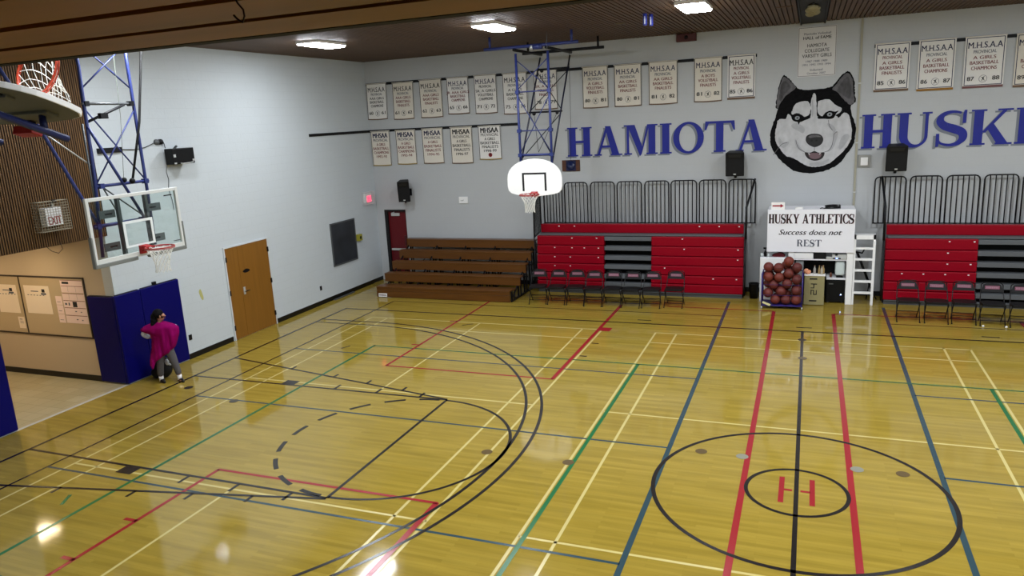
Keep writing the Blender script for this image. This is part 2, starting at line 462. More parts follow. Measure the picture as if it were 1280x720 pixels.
# left wall with the opening to the corridor
OY0, OY1, OZ = -1.32, 1.07, 3.02
wl = MB()
wl.box((XL - .25, -8.6, 0), (XL, OY0, ZC + .1), wall_left_m)
wl.box((XL - .25, OY0, OZ), (XL, OY1, ZC + .1), wall_left_m)
wl.box((XL - .25, OY1, 0), (XL, YB + .25, ZC + .1), wall_left_m)
wlo = struct('wall_left', wl)
st = MB(); PL = left_plane(XL)
st.prism(smooth_poly([(3.22, 1.42), (3.27, 1.46), (3.31, 1.36), (3.33, 1.24), (3.29, 1.2), (3.25, 1.27), (3.23, 1.33)]), PL, .002, mat('yellow_paint_smudge', (226, 222, 140), 0.7))
st.build('paint_smudge', wlo)
# vertical slat panel above the opening
sp = MB(); batten_m = mat('panel_batten', (130, 92, 46), 0.6, noise=((1, 14, 1.2), 0.3)); panel_back = mat('panel_backing', (20, 11, 8), 0.9)
sp.box((XL, -8.4, OZ), (XL + .012, 1.13, ZC), panel_back)
y = -8.38
while y < 1.1:
    sp.box((XL + .012, y, OZ), (XL + .026, y + .022, ZC - .001), batten_m); y += .045
struct('trim_2', sp)
# back wall with the recessed red door
wb = MB(); DX0, DX1, DZ = -12.34, -11.58, 2.24
wb.box((-12.85, YB, 0), (DX0, YB + .25, ZC + .1), wall_back_m)
wb.box((DX0, YB, DZ), (DX1, YB + .25, ZC + .1), wall_back_m)
wb.box((DX1, YB, 0), (12.85, YB + .25, ZC + .1), wall_back_m)
struct('wall_back', wb)
wr = MB(); wr.box((12.6, -8.6, 0), (12.8, YB + .25, ZC + .1), wall_left_m); struct('wall_right', wr)
# near wall of the hall with the gallery opening the photograph is taken from
NY = -8.45; soffit_m = mat('stained_soffit_board', (192, 122, 18), 0.55, noise=((.8, 9, 1), 0.3)); soffit_gap = mat('soffit_gap', (20, 10, 8), 0.8)
wn = MB()
wn.box((-12.6, NY - .15, 0), (12.6, NY, 3.7), wall_left_m); wn.box((-12.6, NY - .15, 5.05), (12.6, NY, ZC + .1), wall_left_m)
struct('wall_near', wn)
gf = MB(); gf.box((-12.6, -12.5, 3.0), (12.6, NY - .15, 3.2), mat('gallery_carpet', (70, 60, 52), 0.9)); struct('floor_gallery', gf)
gw = MB(); gw.box((-12.6, -12.6, 3.2), (12.6, -12.5, 5.2), beige_m); struct('wall_gallery', gw)
so = MB()
so.box((-12.6, -12.5, 5.03), (12.6, NY + .005, 5.2), soffit_gap)
edges = [(-8.478, -8.592), (-8.615, -8.722), (-8.747, -8.86), (-8.885, -9.0)]
yy = -9.025
while yy > -12.4: edges.append((yy, yy - .115)); yy -= .14
for a, b in edges: so.box((-12.6, b, 4.974), (12.6, a, 5.03), soffit_m)
so.box((-12.6, NY - .02, 4.974), (12.6, NY + .005, 5.03), soffit_gap)
struct('ceiling_gallery', so)
# corridor beyond the opening
AX = -17.6
fa = MB(); tile_m = bpy.data.materials.new('beige_floor_tile'); tile_m.use_nodes = True
nt = tile_m.node_tree; b_ = nt.nodes['Principled BSDF']; b_.inputs['Roughness'].default_value = .3
tc = nt.nodes.new('ShaderNodeTexCoord'); bk = nt.nodes.new('ShaderNodeTexBrick'); bk.offset = 0
bk.inputs['Scale'].default_value = 1; bk.inputs['Brick Width'].default_value = .305; bk.inputs['Row Height'].default_value = .305; bk.inputs['Mortar Size'].default_value = .004
bk.inputs['Color1'].default_value = rgb(168, 158, 126); bk.inputs['Color2'].default_value = rgb(158, 146, 110); bk.inputs['Mortar'].default_value = rgb(120, 108, 80)
nt.links.new(tc.outputs['Object'], bk.inputs['Vector']); nt.links.new(bk.outputs['Color'], b_.inputs['Base Color'])
fa.box((AX, OY0, -.12), (XL - .02, OY1, .001), tile_m); struct('floor_corridor', fa)
wa = MB(); wa.box((AX, OY1, 0), (XL - .25, OY1 + .12, OZ), beige_m); struct('wall_corridor_right', wa)
wa = MB(); wa.box((AX, OY0 - .12, 0), (XL - .25, OY0, OZ), beige_m); struct('wall_corridor_left', wa)
wa = MB(); wa.box((AX - .12, OY0 - .12, 0), (AX, OY1 + .12, OZ + .1), beige_m); struct('wall_corridor_end', wa)
ca = MB(); ca.box((AX, OY0 - .12, OZ), (XL - .25, OY1 + .12, OZ + .1), mat('corridor_ceiling', (214, 206, 190), .8)); struct('ceiling_corridor', ca)
th = MB(); th.box((XL - .06, OY0, 0), (XL + .01, OY1, .006), light_metal); struct('trim_3', th)
# black rubber baseboards
bb = MB()
bb.box((XL, 2.66, 0), (XL + .012, 4.07, .12), black_base); bb.box((XL, 5.69, 0), (XL + .012, YB, .12), black_base)
struct('baseboard_left', bb)
bb = MB(); bb.box((DX1, YB - .012, 0), (12.6, YB, .12), black_base); struct('baseboard_back', bb)
bb = MB(); bb.box((AX, OY1 - .012, .001), (-13.31, OY1, .12), black_base); struct('baseboard_corridor', bb)

# oak double door in the left wall
PD = left_plane(XL)
d1 = MB()
d1.box((XL, 4.14, .01), (XL + .02, 4.555, 2.21), wood_door)
door1 = struct('door_1', d1)
d1b = MB(); d1b.box((XL, 4.562, .01), (XL + .02, 5.63, 2.21), wood_door); d1b.build('door_leaf', door1)
fr = MB()
fr_m = mat('door_frame_grey_paint', (196, 200, 202), .5)
fr.box((XL, 4.105, 0), (XL + .03, 4.14, 2.245), fr_m); fr.box((XL, 5.63, 0), (XL + .03, 5.665, 2.245), fr_m); fr.box((XL, 4.14, 2.21), (XL + .03, 5.63, 2.245), fr_m)
fr.build('door_frame', door1)
hn = MB(); hn.box((XL + .02, 4.60, 1.02), (XL + .03, 4.66, 1.2), light_metal); hn.tube([(XL + .03, 4.63, 1.1), (XL + .08, 4.63, 1.1)], .012, light_metal); hn.tube([(XL + .08, 4.6, 1.1), (XL + .08, 4.76, 1.1)], .011, dark_steel)
hn.build('door_handle', door1)
pp = MB(); pp.prism(smooth_poly([(4.66, 1.58), (4.76, 1.62), (4.86, 1.6), (4.9, 1.56), (4.8, 1.53), (4.7, 1.54)]), left_plane(XL + .02), .006, dark_steel); pp.build('door_plate', door1)
for z in (.3, 1.15, 1.95):
    h = MB(); h.box((XL + .02, 5.6, z - .06), (XL + .04, 5.645, z + .06), dark_steel); h.build('hinge', door1)
    h = MB(); h.box((XL + .02, 4.125, z - .06), (XL + .04, 4.165, z + .06), dark_steel); h.build('hinge', door1)
# red door in the back wall
d2 = MB(); red_door = mat('dark_red_door_paint', (122, 12, 26), 0.45)
d2.box((DX0 + .1, YB + .08, 0.01), (DX1 - .01, YB + .13, DZ - .06), red_door); door2 = struct('door_2', d2)
fr = MB(); jamb = mat('black_jamb_paint', (16, 14, 16), 0.6)
fr.box((DX0 + .002, YB + .005, 0), (DX0 + .1, YB + .2, DZ - .002), jamb); fr.box((DX0 + .1, YB + .005, DZ - .06), (DX1 - .002, YB + .2, DZ - .002), jamb); fr.box((DX1 - .01, YB + .005, 0), (DX1 - .002, YB + .2, DZ - .06), jamb)
fr.box((DX0 + .1, YB + .135, 0), (DX1 - .01, YB + .2, DZ - .06), jamb)
fr.build('door_frame', door2)
pb = MB(); pb.box((DX0 + .14, YB + .03, .95), (DX1 - .06, YB + .08, 1.01), light_metal); pb.build('push_bar', door2)
pb = MB(); pb.box((DX0 + .22, YB + .03, DZ - .2), (DX0 + .5, YB + .08, DZ - .11), light_metal); pb.bar((DX0 + .24, YB + .05, DZ - .11), (DX0 + .34, YB + .03, DZ - .08), .02, .02, light_metal); pb.build('door_closer', door2)

# ============================================================ LIGHTS
lamp_house = mat('lamp_housing', (236, 236, 236), 0.4)
lamp_glow = mat('lamp_diffuser', (255, 255, 255), 0.5, emit=((244, 249, 255), LAMP_STRENGTH))
def make_lamp():
    t = local_thing('ceiling_light', '', 'ceiling light', (0, 0, 0))
    m = MB(); m.box((-.27, -.57, -.06), (.27, .57, 0), lamp_house); m.build('housing', t)
    m = MB()
    prof = [(-.255, -.06), (-.235, -.085), (-.12, -.092), (.12, -.092), (.235, -.085), (.255, -.06)]
    n = len(prof)
    vs = [(a, s, z) for s in (-.55, .55) for a, z in prof]
    m.add(vs, [(i, i + 1, n + i + 1, n + i) for i in range(n - 1)] + [tuple(range(n))[::-1], tuple(range(n, 2 * n))], lamp_glow)
    m.build('diffuser', t)
    return t
lamp0 = None
COLNAME = {-10.2: 'nearest the left wall', -6.03: 'second from the left wall', -2.05: 'just left of the centre track', 2.05: 'just right of the centre track', 6.03: 'second from the right wall', 10.2: 'nearest the right wall'}
ROWNAME = {5.42: 'in the row by the back wall', .6: 'in the middle row', -4.2: 'in the row by the gallery'}
for ry, rn in ROWNAME.items():
    for rx, cn in COLNAME.items():
        if (rx, ry) in ((-10.2, -4.2),): continue
        lb = 'white ceiling light %s, %s' % (cn, rn)
        if lamp0 is None: lamp0 = make_lamp(); lamp0.location = (rx, ry, ZC); lamp0['label'] = lb; lamp0['group'] = 'ceiling lights'
        else: dup(lamp0, (rx, ry, ZC), (0, 0, 0), lb, 'ceiling lights')
for lx, lb in ((-14.4, 'warm ceiling light inside the tiled corridor, nearest the hall'), (-16.5, 'unseen warm fill light added deeper inside the tiled corridor')):  # the deeper one is an unseen fill, added to lift the lower corridor wall
    cl = thing('corridor_light', lb, 'ceiling light', (lx, -.1, OZ), 'corridor lights')
    a, b, z = lx - .32, lx + .32, OZ - .07
    for p, q in (((a, -.42), (a + .04, .22)), ((b - .04, -.42), (b, .22)), ((a + .04, -.42), (b - .04, -.38)), ((a + .04, .18), (b - .04, .22))):
        m = MB(); m.box((*p, z), (*q, OZ), lamp_house); m.build('frame_bar', cl)
    m = MB(); m.box((a + .04, -.38, OZ - .03), (b - .04, .18, OZ - .005), mat('warm_diffuser', (255, 255, 255), .5, emit=((255, 228, 186), ALCOVE_STRENGTH))); m.build('diffuser', cl)

# ============================================================ BLEACHERS
def seat_row(parent, x0, x1, y, z0, z1, tags=()):
    m = MB()
    m.box((x0, y, z0), (x1, y + .16, z1), red_plastic)
    o = m.build('seat_plank', parent, bevel=.018, seg=2)
    for t in tags:
        s = MB(); s.box((t - .018, y - .004, z1 - .07), (t + .018, y + .002, z1 - .045), white_paint); s.build('seat_tag', o)
tag_x = {}
def bleacher(xa, xb, gap, label, panels, tags):
    """xa..xb: outer ends; gap: the aisle between the two seat blocks"""
    cx = (xa + xb) / 2
    t = thing('bleacher', label, 'bleacher', (cx, 10.5, 0), 'red telescoping bleachers')
    k = MB(); k.box((xa + .02, 10.12, 0), (xb - .02, 10.18, .12), grey_deck); k.box((xa + .02, 10.05, .1), (xb - .02, 10.2, .115), grey_deck); k.build('kickboard', t)
    for q in (xa + .03, xb - .03):
        f = MB()
        f.box((q - .03, 10.25, 0), (q + .03, 10.88, 1.55), dark_steel)
        f.box((q - .02, 10.5, 1.5), (q + .02, 10.88, 1.84), grey_deck)
        f.build('side_frame', t)
    f = MB(); f.box((xa + .06, 10.6, .02), (xb - .06, 10.86, 1.5), black_plastic); f.build('rear_panel', t)
    z = [.115, .345, .57, .825, 1.07, 1.325, 1.59]
    for i in range(6):
        y = 10.06 + .025 * i
        for blk, (p, q) in enumerate(((xa, gap[0]), (gap[1], xb))):
            if q - p > .2: seat_row(t, p, q, y, z[i] + .006, z[i + 1] - .006, [g for (r, b, g) in tags if r == i and b == blk])
        m = MB(); m.box((gap[0] + .005, y + .03, z[i + 1] - .13), (gap[1] - .005, y + .28, z[i + 1] - .02), grey_deck); m.build('aisle_step', t, bevel=.006)
    m = MB(); m.box((xa + .05, 10.24, 1.592), (xb - .05, 10.62, 1.63), grey_deck); m.box((xa + .05, 10.5, 1.46), (xb - .05, 10.53, 1.6), grey_deck); m.build('deck', t)
    seat_row(t, xa + .03, xb - .03, 10.46, 1.632, 1.875, [g for (r, b, g) in tags if r == 6])
    for p, q in panels:
        m = MB(); y = 10.8; zb, zt = 1.86, 2.99; r = .10
        pts = [(p, y, zb), (p, y, zt - r)] + [(p + r - r * math.cos(a), y, zt - r + r * math.sin(a)) for a in (.5, 1.0, PI / 2)]
        pts += [(q - r + r * math.sin(a), y, zt - r + r * math.cos(a)) for a in (0, .5, 1.0)] + [(q, y, zt - r), (q, y, zb)]
        m.tube(pts, .018, dark_steel, n=6)
        n = 6
        for j in range(1, n): m.tube([(p + (q - p) * j / n, y, zb), (p + (q - p) * j / n, y, zt - .01)], .0135, dark_steel, n=5)
        m.build('guard_rail', t)
    m = MB(); m.tube([(panels[0][0] - .02, 10.8, 1.865), (panels[-1][1] + .02, 10.8, 1.865)], .016, dark_steel, n=6); m.build('base_rail', t)
    for side, xe in ((-1, xa), (1, xb)):
        xt, xm = xe + side * (.10 if xa > 0 or side < 0 else .2), xe + side * .05
        m = MB()
        A, B, Cc, D = Vector((xt, 10.86, 2.99)), Vector((xm, 10.14, 2.35)), Vector((xm, 10.10, 1.55)), Vector((xt, 10.86, 1.62))
        m.tube([D, A, B, Cc, D] if side < 0 and xa < 0 else [A, B, Cc], .02 if side < 0 and xa < 0 else .028, dark_steel, n=6)
        for j in range(1, 17) if side < 0 and xa < 0 else ():
            for a, b_, c_, d_ in ((D, A, Cc, B),):
                s0 = j / 17
                m.tube([D.lerp(A, s0), Cc.lerp(B, s0)], .005, dark_steel, n=4, cap=False)
                m.tube([D.lerp(Cc, s0), A.lerp(B, s0)], .005, dark_steel, n=4, cap=False)
        m.tube([Cc, (xm, 10.06, .1)], .014, dark_steel, n=6)
        m.build('end_rail', t)
    return t
PW = [(-6.98, -6.44), (-6.36, -5.70), (-5.60, -4.93), (-4.85, -4.18), (-4.09, -3.45), (-3.39, -2.72), (-2.65, -1.98), (-1.90, -1.24)]
bleacher(-7.02, -1.46, (-5.10, -3.81), 'red bleacher left of the ball rack, its black rail ending near the booth', PW,
         [(5, 0, -6.0), (5, 0, -5.3), (4, 0, -6.5), (4, 0, -6.0), (4, 0, -5.65), (4, 0, -5.25), (3, 0, -6.5), (3, 0, -6.05), (3, 0, -5.25), (2, 0, -6.5), (2, 0, -6.05), (1, 0, -6.48),
          (5, 1, -3.0), (4, 1, -2.95), (4, 1, -1.6), (3, 1, -1.6), (2, 1, -3.45), (1, 1, -2.2), (1, 1, -1.62), (6, 0, -6.45), (6, 0, -6.0), (6, 0, -2.6), (6, 0, -2.1), (6, 0, -1.6)])
PR = [(1.52 + .763 * k, 2.19 + .763 * k) for k in range(8)]
bleacher(1.77, 7.42, (3.68, 5.05), 'red bleacher right of the white ladder, running out of frame', PR,
         [(5, 0, 3.1), (5, 0, 3.6), (4, 0, 3.08), (3, 0, 3.08), (3, 0, 3.55), (2, 0, 2.15), (2, 0, 2.6), (2, 0, 3.05), (2, 0, 3.52)])

# portable wooden bleacher
t = thing('wooden_bleacher', 'brown five row wooden bleacher in front of the red door', 'bleacher', (-9.4, 9.7, 0))
WX0, WX1 = -11.46, -7.22
ztop = [.32, .6, .86, 1.11, 1.39]; yf = [8.7, 9.2, 9.68, 10.14, 10.54]
for i in range(5):
    m = MB(); m.box((WX0, yf[i], ztop[i] - .035), (WX1 - (0 if i else .12), yf[i] + .26, ztop[i]), wood_bench)
    ap = m.build('seat_board', t, bevel=.006)
    m = MB(); m.box((WX0, yf[i] + .012, ztop[i] - (.24 if i else .125)), (WX1 - (0 if i else .12), yf[i] + .045, ztop[i] - .036), wood_bench); m.build('apron_board', t, bevel=.005)
    if i: 
        m = MB(); m.box((WX0 + .02, yf[i] - .2, ztop[i] - .33), (WX1 - .1, yf[i] + .02, ztop[i] - .30), mat('bench_foot_board', (104, 66, 26), .5)); m.build('foot_board', t)
m = MB(); m.box((WX0, yf[0] + .005, .012), (WX1 - .12, yf[0] + .04, .19), wood_bench); m.build('apron_board', t, bevel=.005)
for x in [WX0 + .12, WX0 + 1.1, WX0 + 2.05, WX0 + 3.0, WX1 - .1]:
    m = MB()
    m.box((x - .02, 8.78, .0), (x + .02, 10.78, .05), dark_steel)
    for i in range(5):
        m.box((x - .02, yf[i] + .1, .05), (x + .02, yf[i] + .14, ztop[i] - .035), dark_steel)
        m.box((x + .06, yf[i] + .1, .05), (x + .09, yf[i] + .13, ztop[i] - .035), dark_steel)
    m.bar((x, 8.85, .1), (x, 10.65, 1.25), .03, .03, dark_steel)
    m.build('steel_frame', t)
m = MB()
for i in (2, 3, 4): m.bar((WX0 + .1, yf[i] + .08, ztop[i] - .36), (WX1 + .03, yf[i] + .08, ztop[i] - .36), .03, .03, dark_steel)
m.bar((WX0 + .12, 10.62, .3), (WX0 + 1.1, 10.62, 1.25), .02, .02, dark_steel); m.bar((WX0 + 3, 10.62, .3), (WX1 - .1, 10.62, 1.25), .02, .02, dark_steel)
m.build('cross_brace', t)
m = MB(); m.box((WX0 + .02, 10.5, 1.2), (WX0 + .07, 10.56, 1.5), mat('dark_red_post', (92, 26, 34), .5)); m.build('end_post', t)
m = MB(); P = back_plane(8.705 + .0); m.box((WX0 + .06, 8.698, .02), (WX0 + .33, 8.706, .12), white_paint)
for k in range(7): m.box((WX0 + .085 + k * .033, 8.6965, .045), (WX0 + .106 + k * .033, 8.699, .095), ink_red if k % 2 else ink_grey)
m.build('name_plate', t)

# ============================================================ FOLDING CHAIRS
chair_vinyl = mat('black_chair_vinyl', (14, 14, 16), 0.5, spec=.3)
chair_steel = mat('black_chair_steel', (10, 10, 12), 0.4, 0.0, spec=.3)
print_pink = mat('faded_pink_print', (118, 66, 82), 0.8); print_pale = mat('pale_print', (150, 116, 128), 0.8)
def make_chair():
    # local: sits facing -Y, floor at z=0, seat centre above the origin
    t = local_thing('folding_chair', '', 'folding chair', (0, 0, 0))
    m = MB()
    vs = []; w, d = .205, .20
    poly = smooth_poly([(-w, -d + .04), (-w + .04, -d), (w - .04, -d), (w, -d + .04), (w - .01, d), (-w + .01, d)], 3)
    m.prism(poly, lambda a, b, q: Vector((a, b, .425 + q + b * -.03)), .045, chair_vinyl); m.build('seat', t, bevel=.01)
    m = MB()
    poly = [(-.20, .655), (.20, .655), (.195, .70), (.165, .80), (.12, .825), (0, .835), (-.12, .825), (-.165, .80), (-.195, .70)]
    yb = lambda z: .255 + (z - .65) * .25
    m.prism(poly, lambda a, b, q: Vector((a, yb(b) - q, b)), .03, chair_vinyl); bk = m.build('backrest', t, bevel=.006)
    m = MB(); pp_ = lambda a, b, q=0: Vector((a, yb(b) - .032 - q, b))
    def pr_(x0, x1, z0, z1, mm, dd):
        n = 4
        for k in range(n):
            a, b = x0 + (x1 - x0) * k / n, x0 + (x1 - x0) * (k + 1) / n
            m.add([pp_(a, z0, dd), pp_(b, z0, dd), pp_(b, z1, dd), pp_(a, z1, dd)], [(0, 1, 2, 3)], mm)
    pr_(-.135, .135, .715, .785, print_pink, .0)
    pr_(-.125, .125, .768, .774, print_pale, .001); pr_(-.125, .125, .724, .729, print_pale, .001)
    for k in range(9): pr_(-.115 + k * .026, -.097 + k * .026, .737, .760, print_pale, .001)
    m.build('printed_patch', bk)
    for s in (-1, 1):
        m = MB(); m.tube([(s * .2, .30, .80), (s * .208, .255, .66), (s * .222, .12, .44), (s * .225, -.20, .0)], .0105, chair_steel, n=6); m.build('leg', t)
        m = MB(); m.tube([(s * .215, -.16, .44), (s * .212, .0, .27), (s * .205, .24, .0)], .0105, chair_steel, n=6); m.build('leg', t)
    m = MB()
    m.tube([(-.225, -.12, .105), (.225, -.12, .105)], .008, chair_steel, n=5); m.tube([(-.21, .16, .10), (.21, .16, .10)], .008, chair_steel, n=5)
    m.tube([(-.212, .07, .19), (.212, .07, .19)], .008, chair_steel, n=5)
    m.build('stretcher', t)
    m = MB(); m.tube([(-.2, .30, .80), (-.15, .312, .84), (.15, .312, .84), (.2, .30, .80)], .0105, chair_steel, n=6); m.build('top_rail', t)
    for s in (-1, 1):
        m = MB(); m.box((s * .225 - .014, -.215, 0), (s * .225 + .014, -.185, .022), chair_vinyl); m.build('foot_cap', t)
    return t
chair0 = None
CH = [(-6.58, 8.88, .16, 'first black folding chair, beside the wooden bleacher end'), (-6.06, 8.9, .08, 'second black folding chair from the wooden bleacher'),
      (-5.56, 8.95, .10, 'third black folding chair from the wooden bleacher'), (-5.07, 8.88, .10, 'fourth black folding chair, last one wholly before the left red seats'),
      (-4.58, 8.92, .06, 'black folding chair before the left end of the left aisle steps'), (-4.08, 8.9, .02, 'black folding chair before the middle of the left aisle steps'),
      (-3.58, 8.95, .05, 'black folding chair before the right end of the left aisle steps'), (-3.03, 9.08, -.02, 'lone black folding chair at the right end of the left row, apart from the rest'),
      (2.16, 8.72, .0, 'first black folding chair right of the white ladder'), (2.71, 8.7, -.04, 'second black folding chair right of the white ladder'),
      (3.24, 8.74, -.06, 'third black folding chair right of the white ladder'), (3.76, 8.68, -.05, 'black folding chair with small white balls at its feet, right bleacher'),
      (4.3, 8.64, -.06, 'black folding chair at the right edge of the photo')]
for x, y, r, lb in CH:
    if chair0 is None: chair0 = make_chair(); chair0.location = (x, y, 0); chair0.rotation_euler = (0, 0, r); chair0['label'] = lb; chair0['group'] = 'team chairs'
    else: dup(chair0, (x, y, 0), (0, 0, r), lb, 'team chairs')
for k, x in enumerate((3.56, 3.98)):
    m = MB(); m.ball((x, 8.4, .024), .024, white_paint, 12)
    one('ball', m, 'small white ball at the %s front foot of a folding chair' % ('left' if k == 0 else 'right'), 'ball', 'small white balls', loc=(x, 8.4, 0))

# ============================================================ SCORER'S BOOTH, RACK, CABINET
white_board = mat('white_board', (228, 228, 232), 0.5); paper_m = mat('white_paper', (236, 234, 230), 0.8)
# hand-drawn serif capitals: each glyph is a list of polygons in a box 1 high, W wide
def glyph(ch):
    T, t, S, e = .235, .075, .05, .075
    def R(x0, y0, x1, y1): return [(x0, y0), (x1, y0), (x1, y1), (x0, y1)]
    def stem(x0, x1, top=True, bot=True):
        o = [R(x0, 0, x1, 1)]
        if bot: o.append(R(x0 - e, 0, x1 + e, S))
        if top: o.append(R(x0 - e, 1 - S, x1 + e, 1))
        return o
    def ringarc(cx, cy, ra, rb, wa, wb, a0, a1, n=20):
        o = []
        for i in range(n):
            p, q = (math.radians(a0 + (a1 - a0) * k / n) for k in (i, i + 1))
            o.append([(cx + (ra - wa) * math.cos(p), cy + (rb - wb) * math.sin(p)), (cx + ra * math.cos(p), cy + rb * math.sin(p)), (cx + ra * math.cos(q), cy + rb * math.sin(q)), (cx + (ra - wa) * math.cos(q), cy + (rb - wb) * math.sin(q))])
        return o
    if ch == 'H': w = .90; return stem(e, e + T) + stem(w - e - T, w - e) + [R(e + T, .46, w - e - T, .54)], w
    if ch == 'I': w = T + 2 * e; return stem(e, e + T), w
    if ch == 'A':
        w = 1.02
        return [[(.10, 0), (.19, 0), (.50, .93), (.44, 1)], [(w - .10 - T - .03, 0), (w - .10, 0), (.60, 1), (.40, 1)], R(.22, .27, .70, .345), R(0, 0, .27, S), R(w - .42, 0, w, S)], w
    if ch == 'M':
        w = 1.17
        return [R(.10, 0, .18, 1), R(.0, 0, .28, S), R(.0, 1 - S, .3, 1), [(.12, 1), (.38, 1), (.66, .20), (.56, -.06)], [(.56, -.06), (.62, .02), (w - .28, 1), (w - .36, 1)],
                R(w - .08 - T, 0, w - .08, 1), R(w - .16 - T, 0, w, S), R(w - .30, 1 - S, w, 1)], w
    if ch == 'O': w = 1.0; return ringarc(.5, .5, .5, .52, .20, .075, 0, 360, 40), w
    if ch == 'C': w = .86; return ringarc(.5, .5, .5, .52, .22, .07, 42, 318, 32) + [R(.80, .62, .86, 1.0), [(.72, .72), (.86, .66), (.86, .95), (.76, .90)], [(.78, .1), (.86, .2), (.86, .32), (.82, .32)]], w
    if ch == 'T':
        w = .97
        return [R(.5 * w - T / 2, 0, .5 * w + T / 2, 1), R(.5 * w - T / 2 - e, 0, .5 * w + T / 2 + e, S), R(.02, 1 - .075, w - .02, 1), [(0, .72), (.05, .72), (.14, .95), (.02, 1)], [(w - .05, .70), (w, .70), (w - .02, 1), (w - .14, .95)]], w
    if ch == 'U':
        w = .92; x0, x1 = e, e + T; c = (x0 + w - e) / 2
        return [R(x0, .32, x1, 1), R(x0 - e, 1 - S, x1 + e, 1), R(w - e - .085, .32, w - e, 1), R(w - e - .17, 1 - S, w + .02, 1)] + [
            [(x1 + (c - x1 + (w - e - .085 - x1) / 2 * 0) * 0, .32)] * 3] * 0 + ubowl(x0, x1, w - e - .085, w - e), w
    if ch == 'L': w = .80; return stem(e, e + T) + [R(e + T, 0, w - .02, .07), [(w - .14, .05), (w - .02, 0), (w, .30), (w - .04, .30)]], w
    if ch == 'E':
        w = .80
        return stem(e, e + T) + [R(e + T, 0, w - .02, .07), [(w - .14, .05), (w - .02, 0), (w, .30), (w - .04, .30)], R(e + T, .93, w - .04, 1), [(w - .14, .95), (w - .04, 1), (w - .04, .72), (w - .08, .72)], R(e + T, .47, w - .26, .54), R(w - .30, .36, w - .26, .65)], w
    if ch == 'R':
        w = .95
        return stem(e, e + T) + [R(e + T, .93, .52, 1), R(e + T, .46, .52, .53)] + ringarc(.5, .73, .33, .27, .2, .07, -90, 90, 16) + [[(.44, .48), (.62, .50), (w - .02, 0), (w - .28, 0)], R(w - .30, 0, w, S)], w
    if ch == 'K':
        w = 1.05
        return stem(e, e + T) + [[(e + T - .02, .36), (e + T + .06, .34), (w - .13, 1), (w - .24, 1)], [(.40, .48), (.55, .62), (w - .08, 0), (w - .36, 0)], R(w - .42, 0, w, S), R(w - .40, 1 - S, w - .02, 1)], w
    if ch == 'Y':
        w = .98
        return [R(.5 * w - T / 2, 0, .5 * w + T / 2, .48), R(.5 * w - T / 2 - e, 0, .5 * w + T / 2 + e, S), [(.06, 1), (.32, 1), (.5 * w + T / 2, .44), (.5 * w - T / 2, .44)], [(w - .20, 1), (w - .10, 1), (.5 * w + T / 2, .44), (.5 * w + .01, .46)], R(0, 1 - S, .40, 1), R(w - .30, 1 - S, w, 1)], w
    if ch == 'S':
        w = .80
        pts = [(.72, .76), (.66, .91), (.42, .975), (.20, .90), (.13, .73), (.24, .58), (.48, .48), (.66, .38), (.69, .22), (.58, .08), (.38, .025), (.16, .09), (.08, .26)]
        wd = [.04, .06, .075, .12, .19, .22, .24, .22, .19, .12, .075, .06, .04]
        sp = smooth_poly(pts, 5, closed=False); ws = []
        for i in range(len(sp)):
            f = i / 5; a = int(min(f, len(wd) - 2)); ws.append(wd[a] + (wd[a + 1] - wd[a]) * (f - a))
        L, Rr = [], []
        for i, p in enumerate(sp):
            a, b = sp[max(0, i - 1)], sp[min(len(sp) - 1, i + 1)]
            d = Vector((b[0] - a[0], b[1] - a[1])).normalized(); n = Vector((-d.y, d.x)) * ws[i] / 2
            L.append((p[0] + n.x, p[1] + n.y)); Rr.append((p[0] - n.x, p[1] - n.y))
        o = [[L[i], L[i + 1], Rr[i + 1], Rr[i]] for i in range(len(sp) - 1)]
        return o + [[(.66, .64), (.74, .64), (.75, 1.01), (.69, 1.01), (.66, .90)], [(.05, -.02), (.11, -.02), (.14, .10), (.13, .36), (.05, .36)]], w
    return [], .35
def ubowl(xo0, xi0, xi1, xo1):
    o = []; n = 18; co, ci = (xo0 + xo1) / 2, (xi0 + xi1) / 2; ro, ri = (xo1 - xo0) / 2, (xi1 - xi0) / 2
    for i in range(n):
        p, q = PI + PI * i / n, PI + PI * (i + 1) / n
        o.append([(ci + ri * math.cos(p), .32 + .25 * math.sin(p)), (co + ro * math.cos(p), .32 + .34 * math.sin(p)), (co + ro * math.cos(q), .32 + .34 * math.sin(q)), (ci + ri * math.cos(q), .32 + .25 * math.sin(q))])
    return o
def put_glyph(m, ch, P, x0, z0, w, h, d, mt, thick=0.0):
    polys, W = glyph(ch)
    for i, p in enumerate(polys):
        q = [(x0 + a / W * w, z0 + b * h) for a, b in p]
        m.prism(q, P, d if thick == 0 else thick, mt) if thick else m.add([P(a, b, d + .0003 * i) for a, b in q], [tuple(range(len(q)))], mt)
def serif_line(m, s, P, x0, x1, z0, h, d, mt, gap=.05):
    ws = [glyph(c)[1] if c != ' ' else .38 for c in s]
    tot = sum(ws) + gap * (len(s) - 1); k = (x1 - x0) / tot; x = x0
    for c, w in zip(s, ws):
        if c != ' ': put_glyph(m, c, P, x, z0, w * k, h, d, mt)
        x += (w + gap) * k

